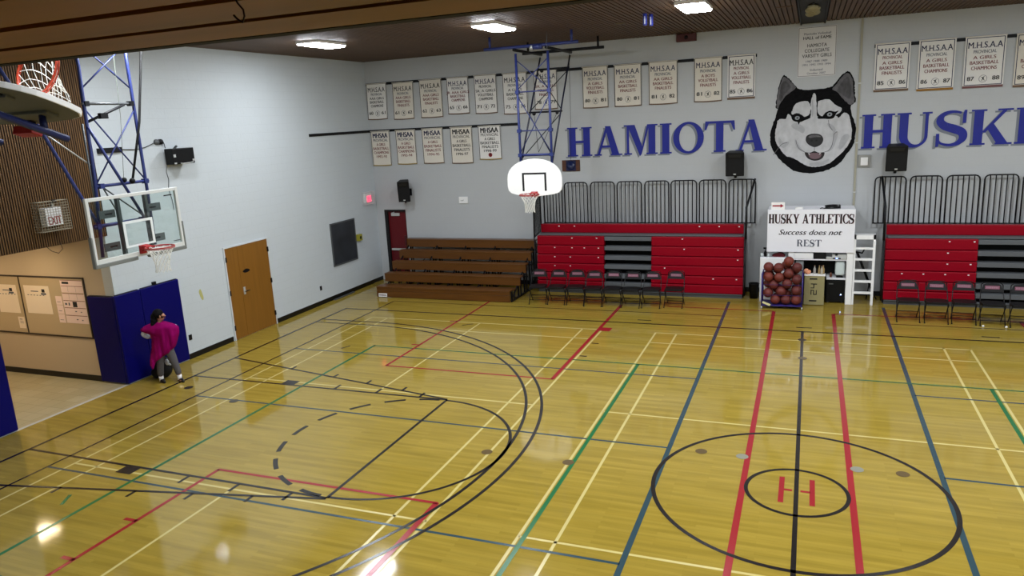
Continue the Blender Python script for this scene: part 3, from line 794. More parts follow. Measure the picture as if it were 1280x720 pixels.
# the booth: white loft frame with a sign board, work shelf and ladder
BY = 9.9
t = thing('scorers_booth', 'tall white wooden booth with ladder, its big sign reading HUSKY ATHLETICS', 'booth', (.1, 10.2, 0))
m = MB(); m.box((-.89, BY, 1.28), (1.075, BY + .03, 2.325), white_board); sg = m.build('sign_board', t, bevel=.004)
Pb = back_plane(BY)
m = MB()
serif_line(m, 'HUSKY ATHLETICS', Pb, -.858, 1.052, 1.984, .224, .0012, ink_red, .05)
serif_line(m, 'HUSKY ATHLETICS', Pb, -.866, 1.044, 1.989, .224, .0022, mat('sign_black', (20, 14, 18), .6), .05)
m.build('text_line', sg); m = MB(); m.text('Success does not', Pb, .09, 1.775, .135, mat('sign_black', (20, 14, 18), .6), w=1.42, bold=.03, shear=.35, d=.0015)
m.build('text_line', sg); m = MB(); serif_line(m, 'REST', Pb, -.20, .355, 1.424, .165, .0015, mat('sign_grey', (74, 78, 92), .6), .10)
m.build('text_line', sg)
m = MB(); m.box((-.89, BY + .03, 2.27), (1.075, 10.75, 2.31), white_board); m.build('top_platform', t)
for x, w in ((-.385, .13), (.935, .135)):
    m = MB(); m.box((x, BY + .031, 0), (x + w, BY + .12, 2.27), white_paint); m.build('post', t)
    m = MB(); m.box((x, 10.62, 0), (x + w, 10.7, 2.27), white_paint); m.build('post', t)
m = MB(); m.box((-.25, BY + .05, 1.075), (.935, 10.6, 1.105), white_board); m.build('work_shelf', t)
m = MB(); m.box((-.25, BY + .04, 1.11), (.18, BY + .3, 1.26), white_board); m.box((-.24, BY + .034, 1.12), (.17, BY + .04, 1.25), white_paint); m.build('drawer', t)
m = MB(); m.box((.5, BY + .08, .60), (.932, 10.5, .635), white_board); m.build('low_shelf', t)
m = MB(); m.box((-.25, 10.55, .05), (.935, 10.57, 1.07), black_plastic); m.build('back_panel', t)
m = MB()
m.box((1.078, BY + .05, 0), (1.12, BY + .13, 1.70), white_paint); m.box((1.49, BY + .05, 0), (1.545, BY + .13, 1.70), white_paint)
m.box((1.078, BY + .05, 1.60), (1.545, BY + .3, 1.70), white_paint)
ladr = m.build('ladder', t)
for z in (.29, .57, .84, 1.11, 1.375):
    m = MB(); m.box((1.12, BY + .06, z - .022), (1.49, BY + .15, z + .022), white_paint); m.build('rung', ladr)
# things on and in the booth
m = MB(); P = back_plane(BY + .03)
m.box((-.81, BY + .0305, 2.312), (-.50, BY + .0345, 2.50), paper_m); m.bar((-.66, BY + .034, 2.49), (-.66, BY + .16, 2.315), .04, .004, paper_m)
m.prism([(-.785, 2.395), (-.60, 2.395), (-.60, 2.365), (-.525, 2.412), (-.60, 2.46), (-.60, 2.43), (-.785, 2.43)], back_plane(BY + .0305), .002, mat('arrow_red', (196, 24, 60), .6))
one('paper_sign', m, 'small white paper sign with a red arrow pointing right, standing on the booth', 'sign', loc=(-.66, BY + .03, 2.312))
m = MB(); pts = []
for k in range(34):
    a = k * .75; pts.append((.58 + .17 * math.cos(a), BY + .25 + .10 * math.sin(a), 2.325 + .0022 * k + .008 * math.sin(k)))
m.tube(pts, .011, black_plastic, n=6); m.tube([pts[0], (.40, BY + .22, 2.322), (.34, BY + .16, 2.345), (.3, BY + .2, 2.322)], .010, black_plastic, n=6)
one('cable_coil', m, 'black coiled cable lying on top of the white booth', 'cable', loc=(.58, BY + .25, 2.31))
m = MB(); m.prism(smooth_poly([(-.26, .0), (-.1, .0), (-.09, .03), (-.16, .045), (-.24, .03)], 3), lambda a, b, q: Vector((a, BY + .12 + q, 2.318 + b)), .14, paper_m)
one('folded_paper', m, 'crumpled white paper on top of the booth near the arrow sign', 'paper', loc=(-.17, BY + .19, 2.311))
t = thing('dvd_player', 'silver disc player with a blue display on the booth shelf', 'player', (.7, BY + .2, 1.105))
m = MB(); m.box((.475, BY + .035, 1.106), (.925, BY + .33, 1.165), light_metal); m.build('case', t, bevel=.004)
m = MB(); m.box((.62, BY + .032, 1.118), (.80, BY + .036, 1.148), mat('player_window', (20, 24, 60), .3)); m.box((.69, BY + .030, 1.127), (.735, BY + .0325, 1.142), mat('blue_display', (90, 120, 255), .4, emit=((120, 150, 255), 3.0))); m.build('display', t)
m = MB(); m.box((.61, BY + .05, 1.166), (.925, BY + .3, 1.225), light_metal); m.lathe([(.06, 0), (.055, .03), (.03, .045)], (.70, BY + .1, 1.20), black_plastic, 12)
one('disc_box', m, 'grey box with a black round knob stacked on the disc player', 'box', loc=(.77, BY + .2, 1.166))
m = MB(); m.box((.19, BY + .06, 1.106), (.47, BY + .3, 1.235), black_plastic); m.box((.2, BY + .056, 1.12), (.46, BY + .06, 1.22), dark_steel)
one('amplifier', m, 'black amplifier box beside the white drawer under the sign', 'amplifier', loc=(.33, BY + .18, 1.106), bevel=.004)
m = MB(); m.box((-.21, BY + .1, .0), (-.03, BY + .4, 1.04), mat('grey_plastic_panel', (150, 156, 158), .5)); m.box((-.2, BY + .096, .02), (-.04, BY + .1, 1.02), mat('grey_panel_face', (166, 172, 172), .5))
one('grey_locker', m, 'narrow grey locker in the booth behind the ball rack', 'locker', loc=(-.12, BY + .25, 0), bevel=.01)
# shot clock box lettered 24
t = thing('shot_clock_box', 'beige upright box marked 24 beside the ball rack', 'box', (.225, 9.85, 0))
tan = mat('tan_laminate', (146, 138, 96), .55)
m = MB(); m.box((-.0, 9.72, 0.012), (.455, 9.885, .735), tan); m.build('case', t, bevel=.006)
m = MB(); m.box((-.005, 9.71, .735), (.47, 9.9, .765), paper_m); m.build('top_board', t)
P = back_plane(9.72)
# the 24 lies on its side: rotate a quarter turn
Pr = lambda a, b, d=0: P(.225 - (b - .40), .40 + (a - .225), d)
m = MB(); seg = ink_black
def seg7(m, ox, oy, w, h, on, th=.022):
    S = dict(a=(ox, oy + h - th, ox + w, oy + h), d=(ox, oy, ox + w, oy + th), g=(ox, oy + h / 2 - th / 2, ox + w, oy + h / 2 + th / 2), f=(ox, oy + h / 2, ox + th, oy + h), b=(ox + w - th, oy + h / 2, ox + w, oy + h), e=(ox, oy, ox + th, oy + h / 2), c=(ox + w - th, oy, ox + w, oy + h / 2))
    for k in on:
        x0, y0, x1, y1 = S[k]; m.add([Pr(*q, .0015) for q in ((x0, y0), (x1, y0), (x1, y1), (x0, y1))], [(0, 1, 2, 3)], seg)
seg7(m, .09, .335, .12, .14, 'abged'); seg7(m, .25, .335, .12, .14, 'fgbc')
m.build('digits', t)
for z in (.66, .115):
    m = MB(); m.box((.12, 9.716, z - .016), (.29, 9.7215, z + .016), ink_black); m.build('handle_slot', t)
m = MB()
for a, b, z, r in ((.04, 9.80, .835, .062), (.1, 9.83, .81, .048), (.075, 9.78, .81, .05), (.02, 9.84, .80, .04)): m.ball((a, b, z + .002), r, mat('orange_snack_bag', (222, 150, 112), .4, noise=((30, 30, 30), .4)), 10)
one('snack_bag', m, 'orange and white bag on top of the beige box marked 24', 'bag', loc=(.06, 9.81, .766))
for x, y, c1, lb in ((.225, 9.83, (206, 204, 196), 'clear bottle nearest the orange bag'), (.33, 9.84, (196, 170, 120), 'amber bottle in the middle of the bottle group'), (.385, 9.78, (226, 214, 190), 'pale bottle second from the right on the beige box'), (.42, 9.85, (204, 170, 110), 'amber bottle at the right end of the beige box')):
    t = thing('bottle', lb, 'bottle', (x, y, .766), 'bottles on the beige box')
    m = MB(); m.lathe([(.028, 0), (.03, .01), (.03, .12), (.012, .165), (.012, .19)], (x, y, .766), mat('bottle_%d' % c1[2], c1, .25), 12); m.build('body', t)
    m = MB(); m.lathe([(.014, .19), (.014, .21)], (x, y, .766), mat('bottle_cap', (150, 110, 60), .4), 10); m.build('cap', t)
t = thing('speaker_cabinet', 'rounded white speaker under the disc player', 'speaker', (.8, BY + .25, .636))
m = MB(); m.box((.69, BY + .1, .70), (.90, BY + .35, 1.04), mat('white_speaker_shell', (196, 206, 204), .5)); m.build('body', t, bevel=.04, seg=4)
m = MB(); m.box((.72, BY + .15, .636), (.87, BY + .32, .705), black_plastic); m.build('stand', t)
m = MB(); m.lathe([(.025, 0), (.028, .01), (.026, .09), (.01, .12)], (.6, BY + .2, .636), mat('red_brown_bottle', (120, 70, 50), .3), 12)
one('small_bottle', m, 'small reddish brown bottle on the low shelf beside the white speaker', 'bottle', loc=(.6, BY + .2, .636))
t = thing('subwoofer', 'black cabinet with a glowing blue light under the low shelf', 'speaker', (.72, BY + .3, 0))
m = MB(); m.box((.50, BY + .12, .03), (.925, BY + .5, .575), black_plastic); m.build('case', t, bevel=.012)
m = MB(); m.lathe([(.011, 0), (.011, .01)], (.84, BY + .112, .22), mat('blue_led', (170, 190, 255), .4, emit=((150, 175, 255), 6.0)), 10, axis='y'); m.build('power_light', t)
m = MB(); m.box((.56, BY + .116, .47), (.66, BY + .12, .50), grey_steel); m.build('badge', t)
for x in (.55, .88):
    m = MB(); m.lathe([(.02, .0), (.02, .03)], (x, BY + .2, 0), light_metal, 10); m.build('foot', t)
# black folded stand behind the ladder
t = thing('folded_stand', 'black folded stand leaning against the wall behind the white ladder', 'stand', (1.35, 10.6, 0))
m = MB(); m.tube([(1.18, 10.5, 1.2), (1.62, 10.72, .06)], .03, black_plastic); m.build('pole', t)
m = MB(); m.tube([(1.14, 10.5, 1.2), (1.3, 10.5, 1.17), (1.34, 10.52, 1.26)], .02, black_plastic); m.build('bracket', t)
m = MB(); m.tube([(1.45, 10.6, .5), (1.66, 10.5, .02)], .014, black_plastic); m.tube([(1.5, 10.62, .42), (1.44, 10.5, .02)], .014, black_plastic); m.build('leg', t)
# white cabinet
t = thing('cabinet', 'white two-door cabinet behind the ball rack, left of the booth', 'cabinet', (-.75, 10.1, 0))
m = MB(); m.box((-1.045, 9.93, 0), (-.44, 10.35, 1.13), white_board); m.build('body', t, bevel=.005)
for x0, x1 in ((-1.04, -.742), (-.738, -.445)):
    m = MB(); m.box((x0, 9.915, .03), (x1, 9.93, 1.115), white_paint); dd = m.build('door', t, bevel=.003)
    m = MB(); hx = x1 - .03 if x0 < -1 else x0 + .03; m.box((hx - .008, 9.9, .62), (hx + .008, 9.915, .74), dark_steel); m.build('handle', dd)
    m = MB(); m.box((x0 + .01, 9.913, .57), (x1 - .01, 9.9155, .574), grey_steel); m.build('groove', dd)
t = thing('spray_bottle', 'black bottle standing on the white cabinet', 'bottle', (-.93, 10.05, 1.13))
m = MB(); m.lathe([(.035, 0), (.035, .1), (.015, .15), (.015, .19)], (-.93, 10.05, 1.13), black_plastic, 12); m.build('body', t)
m = MB(); m.box((-.98, 10.03, 1.32), (-.91, 10.07, 1.36), black_plastic); m.build('nozzle', t)
for x, lb in ((-1.01, 'first clear drinking glass on the white cabinet from the left'), (-.855, 'clear drinking glass right of the black bottle on the white cabinet')):
    m = MB(); m.lathe([(.028, 0), (.033, .09), (.031, .09), (.026, .006)], (x, 9.99, 1.13), mat('clear_plastic', (196, 204, 204), .15), 14)
    one('drinking_glass', m, lb, 'glass', 'glasses on the cabinet', loc=(x, 9.99, 1.13))
m = MB(); m.prism(smooth_poly([(-.74, 0), (-.5, 0), (-.47, .03), (-.55, .085), (-.65, .07), (-.75, .035)], 4), lambda a, b, q: Vector((a, 10.0 + q, 1.142 + b)), .18, mat('dark_red_cloth', (120, 30, 40), .9))
one('folded_cloth', m, 'dark red folded cloth on the white cabinet under the sign', 'cloth', loc=(-.6, 10.09, 1.131))
# waste bin
t = thing('waste_bin', 'small black waste bin between the left bleacher and the white cabinet', 'bin', (-1.2, 10.25, 0))
m = MB(); m.lathe([(.10, 0.0), (.125, .37), (.13, .39), (.12, .39), (.095, .02)], (-1.2, 10.25, 0), black_plastic, 20); m.build('body', t)
m = MB(); m.tube([(-1.2 + .13 * math.cos(a * PI / 10), 10.25 + .13 * math.sin(a * PI / 10), .385) for a in range(20)], .008, dark_steel, n=6, closed=True); m.build('rim', t)
# ball rack
t = thing('ball_rack', 'purple wheeled rack piled with basketballs', 'rack', (-.48, 9.45, 0))
purple = mat('purple_steel', (62, 44, 140), .4)
RX0, RX1, RY0, RY1 = -.95, -.035, 9.2, 9.72
m = MB()
for z in (.09, .86):
    if z < .5: m.tube([(RX0, RY0, z), (RX1, RY0, z), (RX1, RY1, z), (RX0, RY1, z)], .014, purple, n=6, closed=True)
    else: m.build('base_rail', t); m = MB(); m.tube([(RX0, RY0, z), (RX0, RY1, z), (RX1, RY1, z), (RX1, RY0, z)], .014, purple, n=6)
m.build('top_rail', t)
for x in (RX0, RX1):
    for y in (RY0, RY1):
        m = MB(); m.tube([(x, y, .07), (x, y, .87)], .016, purple, n=6); m.build('post', t)
        m = MB(); m.lathe([(.035, -.012), (.035, .012)], (x, y, .035), light_metal, 14, axis='x'); m.box((x - .016, y - .012, .03), (x + .016, y + .012, .075), grey_steel); m.build('caster', t)
for y in (RY0, RY1):
    m = MB()
    for k in range(1, 3): m.tube([(RX0, y, .09 + .77 * k / 3), (RX1, y, .09 + .77 * k / 3)], .004, purple, n=4)
    m.build('side_wire', t)
for x in (RX0, RX1):
    m = MB()
    for k in range(1, 8): m.tube([(x, RY0, .09 + .77 * k / 8), (x, RY1, .09 + .77 * k / 8)], .006, purple, n=4)
    for k in range(1, 5): m.tube([(x, RY0 + .52 * k / 5, .09), (x, RY0 + .52 * k / 5, .86)], .006, purple, n=4)
    m.build('end_panel', t)
m = MB(); m.box((RX0, RY0, .075), (RX1, RY1, .092), purple); m.build('base_tray', t)
m = MB(); m.bar((RX0 + .02, RY0 - .018, .17), (RX0 + .2, RY0 - .018, .10), .004, .05, mat('pale_label', (212, 206, 150), .7)); m.build('rack_label', t)
bm_ = ball_mat(); BR = .117; ball0 = None
balls = [(-.83, .93, 'left end of the top'), (-.65, .955, 'second from left on top'), (-.50, .92, 'small gap on top'), (-.35, 1.05, 'crowning the very top'), (-.29, .86, 'front, just under the topmost ball'), (-.13, .92, 'right end of the top'),
         (-.82, .75, 'left end, second tier down'), (-.50, .74, 'middle, second tier down'), (-.13, .69, 'right end, below the top'), (-.66, .575, 'left of centre, mid height'), (-.33, .56, 'right of centre, mid height'),
         (-.82, .405, 'left end, above the bottom tier'), (-.50, .415, 'centre, above the bottom tier'), (-.135, .43, 'right end, above the bottom tier'), (-.64, .215, 'left ball of the bottom tier'), (-.37, .215, 'greyish middle ball of the bottom tier'), (-.135, .215, 'right ball of the bottom tier')]
grey_ball = mat('worn_grey_rubber', (124, 84, 84), .6)
BR_ = BR
cen = [Vector((x, 9.335 if i != 2 else 9.5, z)) for i, (x, z, lb) in enumerate(balls)]
cen += [Vector((x, 9.58, z)) for x, z in ((-.74, .22), (-.5, .22), (-.25, .22), (-.66, .46), (-.36, .45), (-.72, .70), (-.42, .70), (-.16, .66), (-.55, .86), (-.82, .22), (-.82, .5), (-.2, .45), (-.56, .6), (-.3, .84))]
for it in range(900):       # settle the pile: push balls apart, mostly in depth, and keep them inside the rack
    for i in range(len(cen)):
        for j in range(i):
            d = cen[i] - cen[j]; L = d.length
            if L < 2 * BR + .002:
                p = d / max(L, 1e-6) * (2 * BR + .002 - L) / 2
                p = Vector((p.x * .5, p.y * 1.0, p.z * .5)); cen[i] += p; cen[j] -= p
        c = cen[i]
        c.x = min(max(c.x, RX0 + BR + .018), RX1 - BR - .018); c.y = min(max(c.y, RY0 + BR + .02), RY1 - BR - .02); c.z = max(c.z, .094 + BR)
for i, c in enumerate(cen):
    lab = 'brown basketball in the purple rack, ' + balls[i][2] if i < len(balls) else 'brown basketball half hidden in the back layer of the purple rack'
    if ball0 is None:
        m = MB(); m.ball((0, 0, 0), BR, bm_, 24); ball0 = one('basketball', m, lab, 'basketball', 'basketballs in the rack'); o = ball0
    else: o = ball0.copy(); COL.objects.link(o); o['label'] = lab
    if i >= len(balls): o['group'] = 'hidden basketballs'
    o.location = c; o.rotation_euler = (random.random() * 3, random.random() * 3, random.random() * 3)

# ============================================================ ON THE BACK WALL
PB = back_plane(YB)
m = MB(); m.box((-12.58, YB - .02, 6.0), (-1.28, YB, 6.075), black_plastic)
one('banner_rail', m, 'long black rail carrying the upper banner row left of the dog painting', 'rail', 'banner rails', loc=(-6.9, YB, 6.04))
m = MB(); m.box((-12.6, YB - .02, 4.62), (-7.72, YB, 4.695), black_plastic); m.box((XL, 7.87, 4.62), (XL + .02, YB - .02, 4.695), black_plastic)
one('banner_rail', m, 'black rail turning the room corner and carrying the lower banner row', 'rail', 'banner rails', loc=(-10, YB, 4.66))
m = MB(); m.box((1.36, YB - .02, 6.0), (8.6, YB, 6.075), black_plastic)
one('banner_rail', m, 'black rail carrying the banners right of the dog painting', 'rail', 'banner rails', loc=(4, YB, 6.04))

def banner(x0, x1, z0, z1, lines, label, cloth, border, bottom, style=0, ball=True, tilt=0):
    """hanging cloth banner: cloth with rods, border and lettering as parts"""
    w = x1 - x0; cx = (x0 + x1) / 2
    t = thing('banner', label, 'banner', (cx, YB, z0), 'sport banners')
    y = YB - .031
    n = 8; ph = (x0 * 7.3) % 6.28
    yy = lambda a, b: y - .006 * math.sin(a * 9 + ph) * (z1 - b) / (z1 - z0)
    P = lambda a, b, d=0: Vector((a + tilt * (z1 - b), yy(a, b) - d, b + .012 * math.sin((a - x0) / w * PI) * -(1 if style != 2 else 0) * (z1 - b) / (z1 - z0)))
    m = MB(); vs, fs = [], []
    for d in (0, -.004):
        for j in range(n + 1):
            for i in range(n + 1): vs.append(P(x0 + w * i / n, z0 + (z1 - z0) * j / n, d))
    q = (n + 1) ** 2
    for j in range(n):
        for i in range(n):
            a = j * (n + 1) + i; f = (a, a + 1, a + n + 2, a + n + 1); fs += [f, tuple(q + k for k in f[::-1])]
    for i in range(n):
        fs += [(i + 1, i, q + i, q + i + 1), (n * (n + 1) + i, n * (n + 1) + i + 1, q + n * (n + 1) + i + 1, q + n * (n + 1) + i), (i * (n + 1), (i + 1) * (n + 1), q + (i + 1) * (n + 1), q + i * (n + 1)), ((i + 1) * (n + 1) + n, i * (n + 1) + n, q + i * (n + 1) + n, q + (i + 1) * (n + 1) + n)]
    m.add(vs, fs, cloth); cl_ = m.build('cloth', t)
    m = MB(); bw = .016; ins = .028 if style == 2 else .004
    def strip(a0, b0, a1, b1, mt, d=.0012, k=6):
        for i in range(k):
            s0, s1 = i / k, (i + 1) / k
            if abs(a1 - a0) > abs(b1 - b0): pts = [(a0 + (a1 - a0) * s0, b0), (a0 + (a1 - a0) * s1, b0), (a0 + (a1 - a0) * s1, b1), (a0 + (a1 - a0) * s0, b1)]
            else: pts = [(a0, b0 + (b1 - b0) * s0), (a1, b0 + (b1 - b0) * s0), (a1, b0 + (b1 - b0) * s1), (a0, b0 + (b1 - b0) * s1)]
            m.add([P(a, b, d) for a, b in pts], [(0, 1, 2, 3)], mt)
    zb, zt = z0 + (.075 if style == 2 else .02), z1 - (.05 if style == 2 else .03)
    strip(x0 + ins, zb, x0 + ins + bw, zt, border); strip(x1 - ins - bw, zb, x1 - ins, zt, border)
    strip(x0 + ins, zt, x1 - ins, zt + bw, border)
    if style == 2: strip(x0 + ins, zb - bw, x1 - ins, zb, border)
    m.build('border', cl_)
    m = MB(); strip(x0, z0, x1, z0 + (.05 if style == 2 else .028), bottom, .0014); m.build('hem', cl_)
    m = MB(); m.tube([(x0 - .01, YB - .034, z1 - .012), (x1 + .01, YB - .034, z1 - .012)], .011, banner_cloth, n=6); m.build('top_rod', t)
    for s, fz, hh, fw_, mt, bold in lines:
        m = MB(); m.text(s, P, cx, z0 + (z1 - z0) * fz, hh, mt, w=w * fw_, bold=bold, d=.0018); m.build('text_line', cl_)
    m = MB()
    if ball:
        bz = z0 + (z1 - z0) * .175; r = .082
        for k in range(20):
            a, b = 2 * PI * k / 20, 2 * PI * (k + 1) / 20
            m.add([P(cx + q * math.cos(u), bz + q * math.sin(u), .0018) for q, u in ((r - .008, a), (r, a), (r, b), (r - .008, b))], [(0, 1, 2, 3)], ink_grey)
        fig = [(-.02, -.05), (.0, -.01), (.03, -.045), (.036, -.04), (.012, .01), (.03, .05), (.02, .055), (.0, .03), (-.035, .04), (-.035, .03), (-.008, .012), (-.03, -.045)]
        m.prism([(cx + a, bz + b) for a, b in fig], lambda a, b, q: P(a, b, .0018), 0, ink_black if ball != 'red' else ink_red)
    if ball: m.build('emblem', cl_)
    return t
def top_lines(l3, l4, l5, ya, yb, head=ink_navy, prov=ink_grey, body=ink_red, yr=ink_black):
    return [('M.H.S.A.A', .83, .14, .84, head, .02), ('PROVINCIAL', .70, .075, .56, prov, .02), (l3, .59, .075, .08 * len(l3), body, .03), (l4, .49, .08, .065 * len(l4) + .05, body, .03), (l5, .385, .08, .62 if l5[0] == 'C' else .56, body, .03)], ya, yb
def add_top(x0, x1, z0, z1, spec, label, cloth=banner_cloth, border=ink_black, bottom=trim_brown, style=0, tilt=0):
    lines, ya, yb = spec
    t = banner(x0, x1, z0, z1, lines, label, cloth, border, bottom, style, True, tilt)
    o = [c for c in t.children if c.name.startswith('cloth')][0]
    m = MB(); cx = (x0 + x1) / 2; w = x1 - x0; z = z0 + (z1 - z0) * .185
    P = lambda a, b, d=0: Vector((a + tilt * (z1 - b), YB - .040 - d, b))
    m.text(ya, P, cx - w * .31, z, .095, ink_black, w=.135, bold=.03, d=.001); m.build('year', o)
    m = MB(); m.text(yb, P, cx + w * .31, z, .095, ink_black, w=.135, bold=.03, d=.001)
    m.build('year', o)
G3 = ('AAA GIRLS', 'BASKETBALL')
tops = [
 (-12.56, -11.87, 5.0, 6.065, top_lines(*G3, 'CHAMPIONS', '60', '61', ink_black, body=ink_black), 'cream banner at the far left end of the upper row, next to the corner', banner_white, -.03),
 (-11.66, -10.96, 4.965, 6.045, top_lines(*G3, 'FINALISTS', '61', '62', ink_black), 'second banner from the left in the upper row, dated 61 62', banner_cloth, -.03),
 (-10.76, -10.03, 4.97, 6.07, top_lines(*G3, 'FINALISTS', '62', '63', ink_black), 'third banner from the left in the upper row, dated 62 63', banner_cloth, 0),
 (-9.86, -9.17, 5.03, 6.07, top_lines('JR. AAA GIRLS', 'BASKETBALL', 'CHAMPIONS', '65', '66', ink_navy), 'fourth banner from the left in the upper row, dated 65 66', banner_white, 0),
 (-8.99, -8.30, 5.0, 6.08, top_lines('SR. A GIRLS', 'VOLLEYBALL', 'CHAMPIONS', '71', '72', ink_navy, prov=ink_black, body=ink_black), 'fifth banner from the left in the upper row, dated 71 72', banner_white, 0),
 (-8.11, -7.38, 4.94, 6.07, top_lines('A GIRLS', 'BASKETBALL', 'CHAMPIONS', '75', '76', ink_black, body=ink_black), 'upper row banner half behind the blue hoop tower, dated 75 76', banner_white, 0),
 (-7.17, -6.50, 5.02, 6.09, top_lines('SR. A GIRLS', 'VOLLEYBALL', 'FINALISTS', '78', '79', ink_navy), 'upper row banner wholly behind the blue hoop tower', banner_white, 0),
 (-5.78, -5.07, 4.985, 6.08, top_lines('A GIRLS', 'VOLLEYBALL', 'FINALISTS', '80', '81'), 'cream volleyball banner just right of the hoop tower, dated 80 81', banner_cloth, 0),
 (-4.90, -4.17, 4.98, 6.07, top_lines('AA GIRLS', 'BASKETBALL', 'FINALISTS', '80', '81'), 'cream basketball banner dated 80 81, second right of the hoop tower', banner_cloth, 0),
 (-3.98, -3.23, 4.985, 6.08, top_lines('AA GIRLS', 'BASKETBALL', 'FINALISTS', '81', '82'), 'cream basketball banner dated 81 82, third right of the hoop tower', banner_cloth, 0),
 (-2.81, -2.11, 4.985, 6.085, top_lines('A BOYS', 'VOLLEYBALL', 'FINALISTS', '81', '82'), 'cream boys volleyball banner dated 81 82', banner_cloth, 0)]
for x0, x1, z0, z1, sp_, lb, cl_, tl in tops: add_top(x0, x1, z0, z1, sp_, lb, cl_, tilt=tl)
add_top(-1.98, -1.31, 5.0, 6.085, top_lines('A GIRLS', 'VOLLEYBALL', 'FINALISTS', '85', '86', ink_black, prov=ink_red), 'white volleyball banner dated 85 86, last before the dog painting', banner_white, ink_navy, trim_brown, 2)
add_top(1.38, 2.12, 4.985, 6.095, top_lines('A GIRLS', 'BASKETBALL', 'FINALISTS', '85', '86', prov=ink_red), 'basketball banner dated 85 86, first right of the dog painting', banner_white, ink_navy, trim_brown, 2)
add_top(2.29, 3.04, 4.95, 6.1, top_lines('A GIRLS', 'BASKETBALL', 'CHAMPIONS', '86', '87'), 'basketball banner dated 86 87 with an orange hem', banner_white, ink_navy, mat('orange_trim', (186, 132, 50), .8), 2)
add_top(3.22, 4.02, 4.955, 6.09, top_lines('A GIRLS', 'BASKETBALL', 'CHAMPIONS', '87', '88'), 'wide basketball banner dated 87 88 with a navy edge', banner_white, ink_navy, mat('pinkish_trim', (150, 104, 104), .8), 2)
add_top(4.21, 4.95, 4.92, 6.08, top_lines('A GIRLS', 'BASKETBALL', 'CHAMPIONS', '89', '90'), 'banner dated 89 90, cut by the right edge of the photo', banner_cloth, ink_navy, trim_brown, 2)
def low_lines(l5, yrs, head, body):
    return [('MHSAA', .87, .15, .78, head, .05), ('PROVINCIAL', .735, .085, .78, head, .008), ('A GIRLS', .615, .08, .46, body, .03), ('BASKETBALL', .50, .085, .84, body, .03), (l5, .385, .085, .80 if l5[0] == 'C' else .72, body, .03), (yrs, .27, .08, .56, body, .03)]
lows = [(-12.555, -11.90, 3.61, 4.66, low_lines('CHAMPIONS', '1992-93', ink_navy, ink_red), 'lower row banner nearest the corner, dated 1992-93', trim_yellow),
 (-11.69, -11.02, 3.63, 4.655, low_lines('CHAMPIONS', '1993-94', ink_navy, ink_red), 'lower row banner second from the corner, dated 1993-94', trim_yellow),
 (-10.79, -10.10, 3.63, 4.665, low_lines('FINALISTS', '1994-95', ink_navy, ink_red), 'lower row banner in the middle, dated 1994-95', trim_brown),
 (-9.85, -9.15, 3.605, 4.665, low_lines('FINALISTS', '1996-97', ink_black, ink_black), 'lower row banner with all black lettering, dated 1996-97', trim_brown),
 (-8.95, -8.25, 3.695, 4.66, low_lines('FINALISTS', '1998-99', ink_black, ink_black), 'lower row banner with a red emblem, at the right end of its row', trim_yellow)]
for k, (x0, x1, z0, z1, ll, lb, bt) in enumerate(lows):
    t = banner(x0, x1, z0, z1, ll, lb, banner_white if k == 4 else banner_cloth, ink_black, bt, 0, False)
    if k == 4:
        m = MB(); c = ((x0 + x1) / 2, z0 + .13)
        m.add([Vector((c[0] + .06 * math.cos(a * PI / 10), YB - .043, c[1] + .06 * math.sin(a * PI / 10))) for a in range(20)], [tuple(range(20))], mat('emblem_red', (170, 30, 34), .7))
        m.add([Vector((c[0] + a, YB - .0445, c[1] + b)) for a, b in ((-.01, -.04), (.01, -.04), (.01, .0), (.03, .03), (.0, .04), (-.03, .02), (-.01, .0))], [tuple(range(7))], ink_black)
        m.build('emblem', [q for q in t.children if q.name.startswith('cloth')][0])

# big painted words
def word(s, xs, z0, h, label):
    t = thing('wall_lettering', label, 'lettering', ((xs[0][0] + xs[-1][1]) / 2, YB, z0), 'painted school name')
    for ch, (a, b) in zip(s, xs):
        m = MB(); put_glyph(m, ch, back_plane(YB), a - .055, z0 - .045, b - a, h, .002, silver_letter); m.build('letter_shadow', t)
        m = MB(); put_glyph(m, ch, back_plane(YB), a, z0, b - a, h, .012, navy_letter); m.build('letter', t)
word('HAMIOTA', [(-6.27, -5.56), (-5.50, -4.72), (-4.67, -3.76), (-3.70, -3.39), (-3.35, -2.56), (-2.54, -1.78), (-1.76, -1.00)], 3.70, .785, 'big navy painted word HAMIOTA with silver shadow on the back wall')
word('HUSKIES', [(1.17, 1.88), (1.93, 2.65), (2.72, 3.41), (3.46, 4.30), (4.34, 4.68), (4.74, 5.38), (5.45, 6.12)], 3.67, .80, 'big navy painted word beginning HUSKI, right of the dog painting')

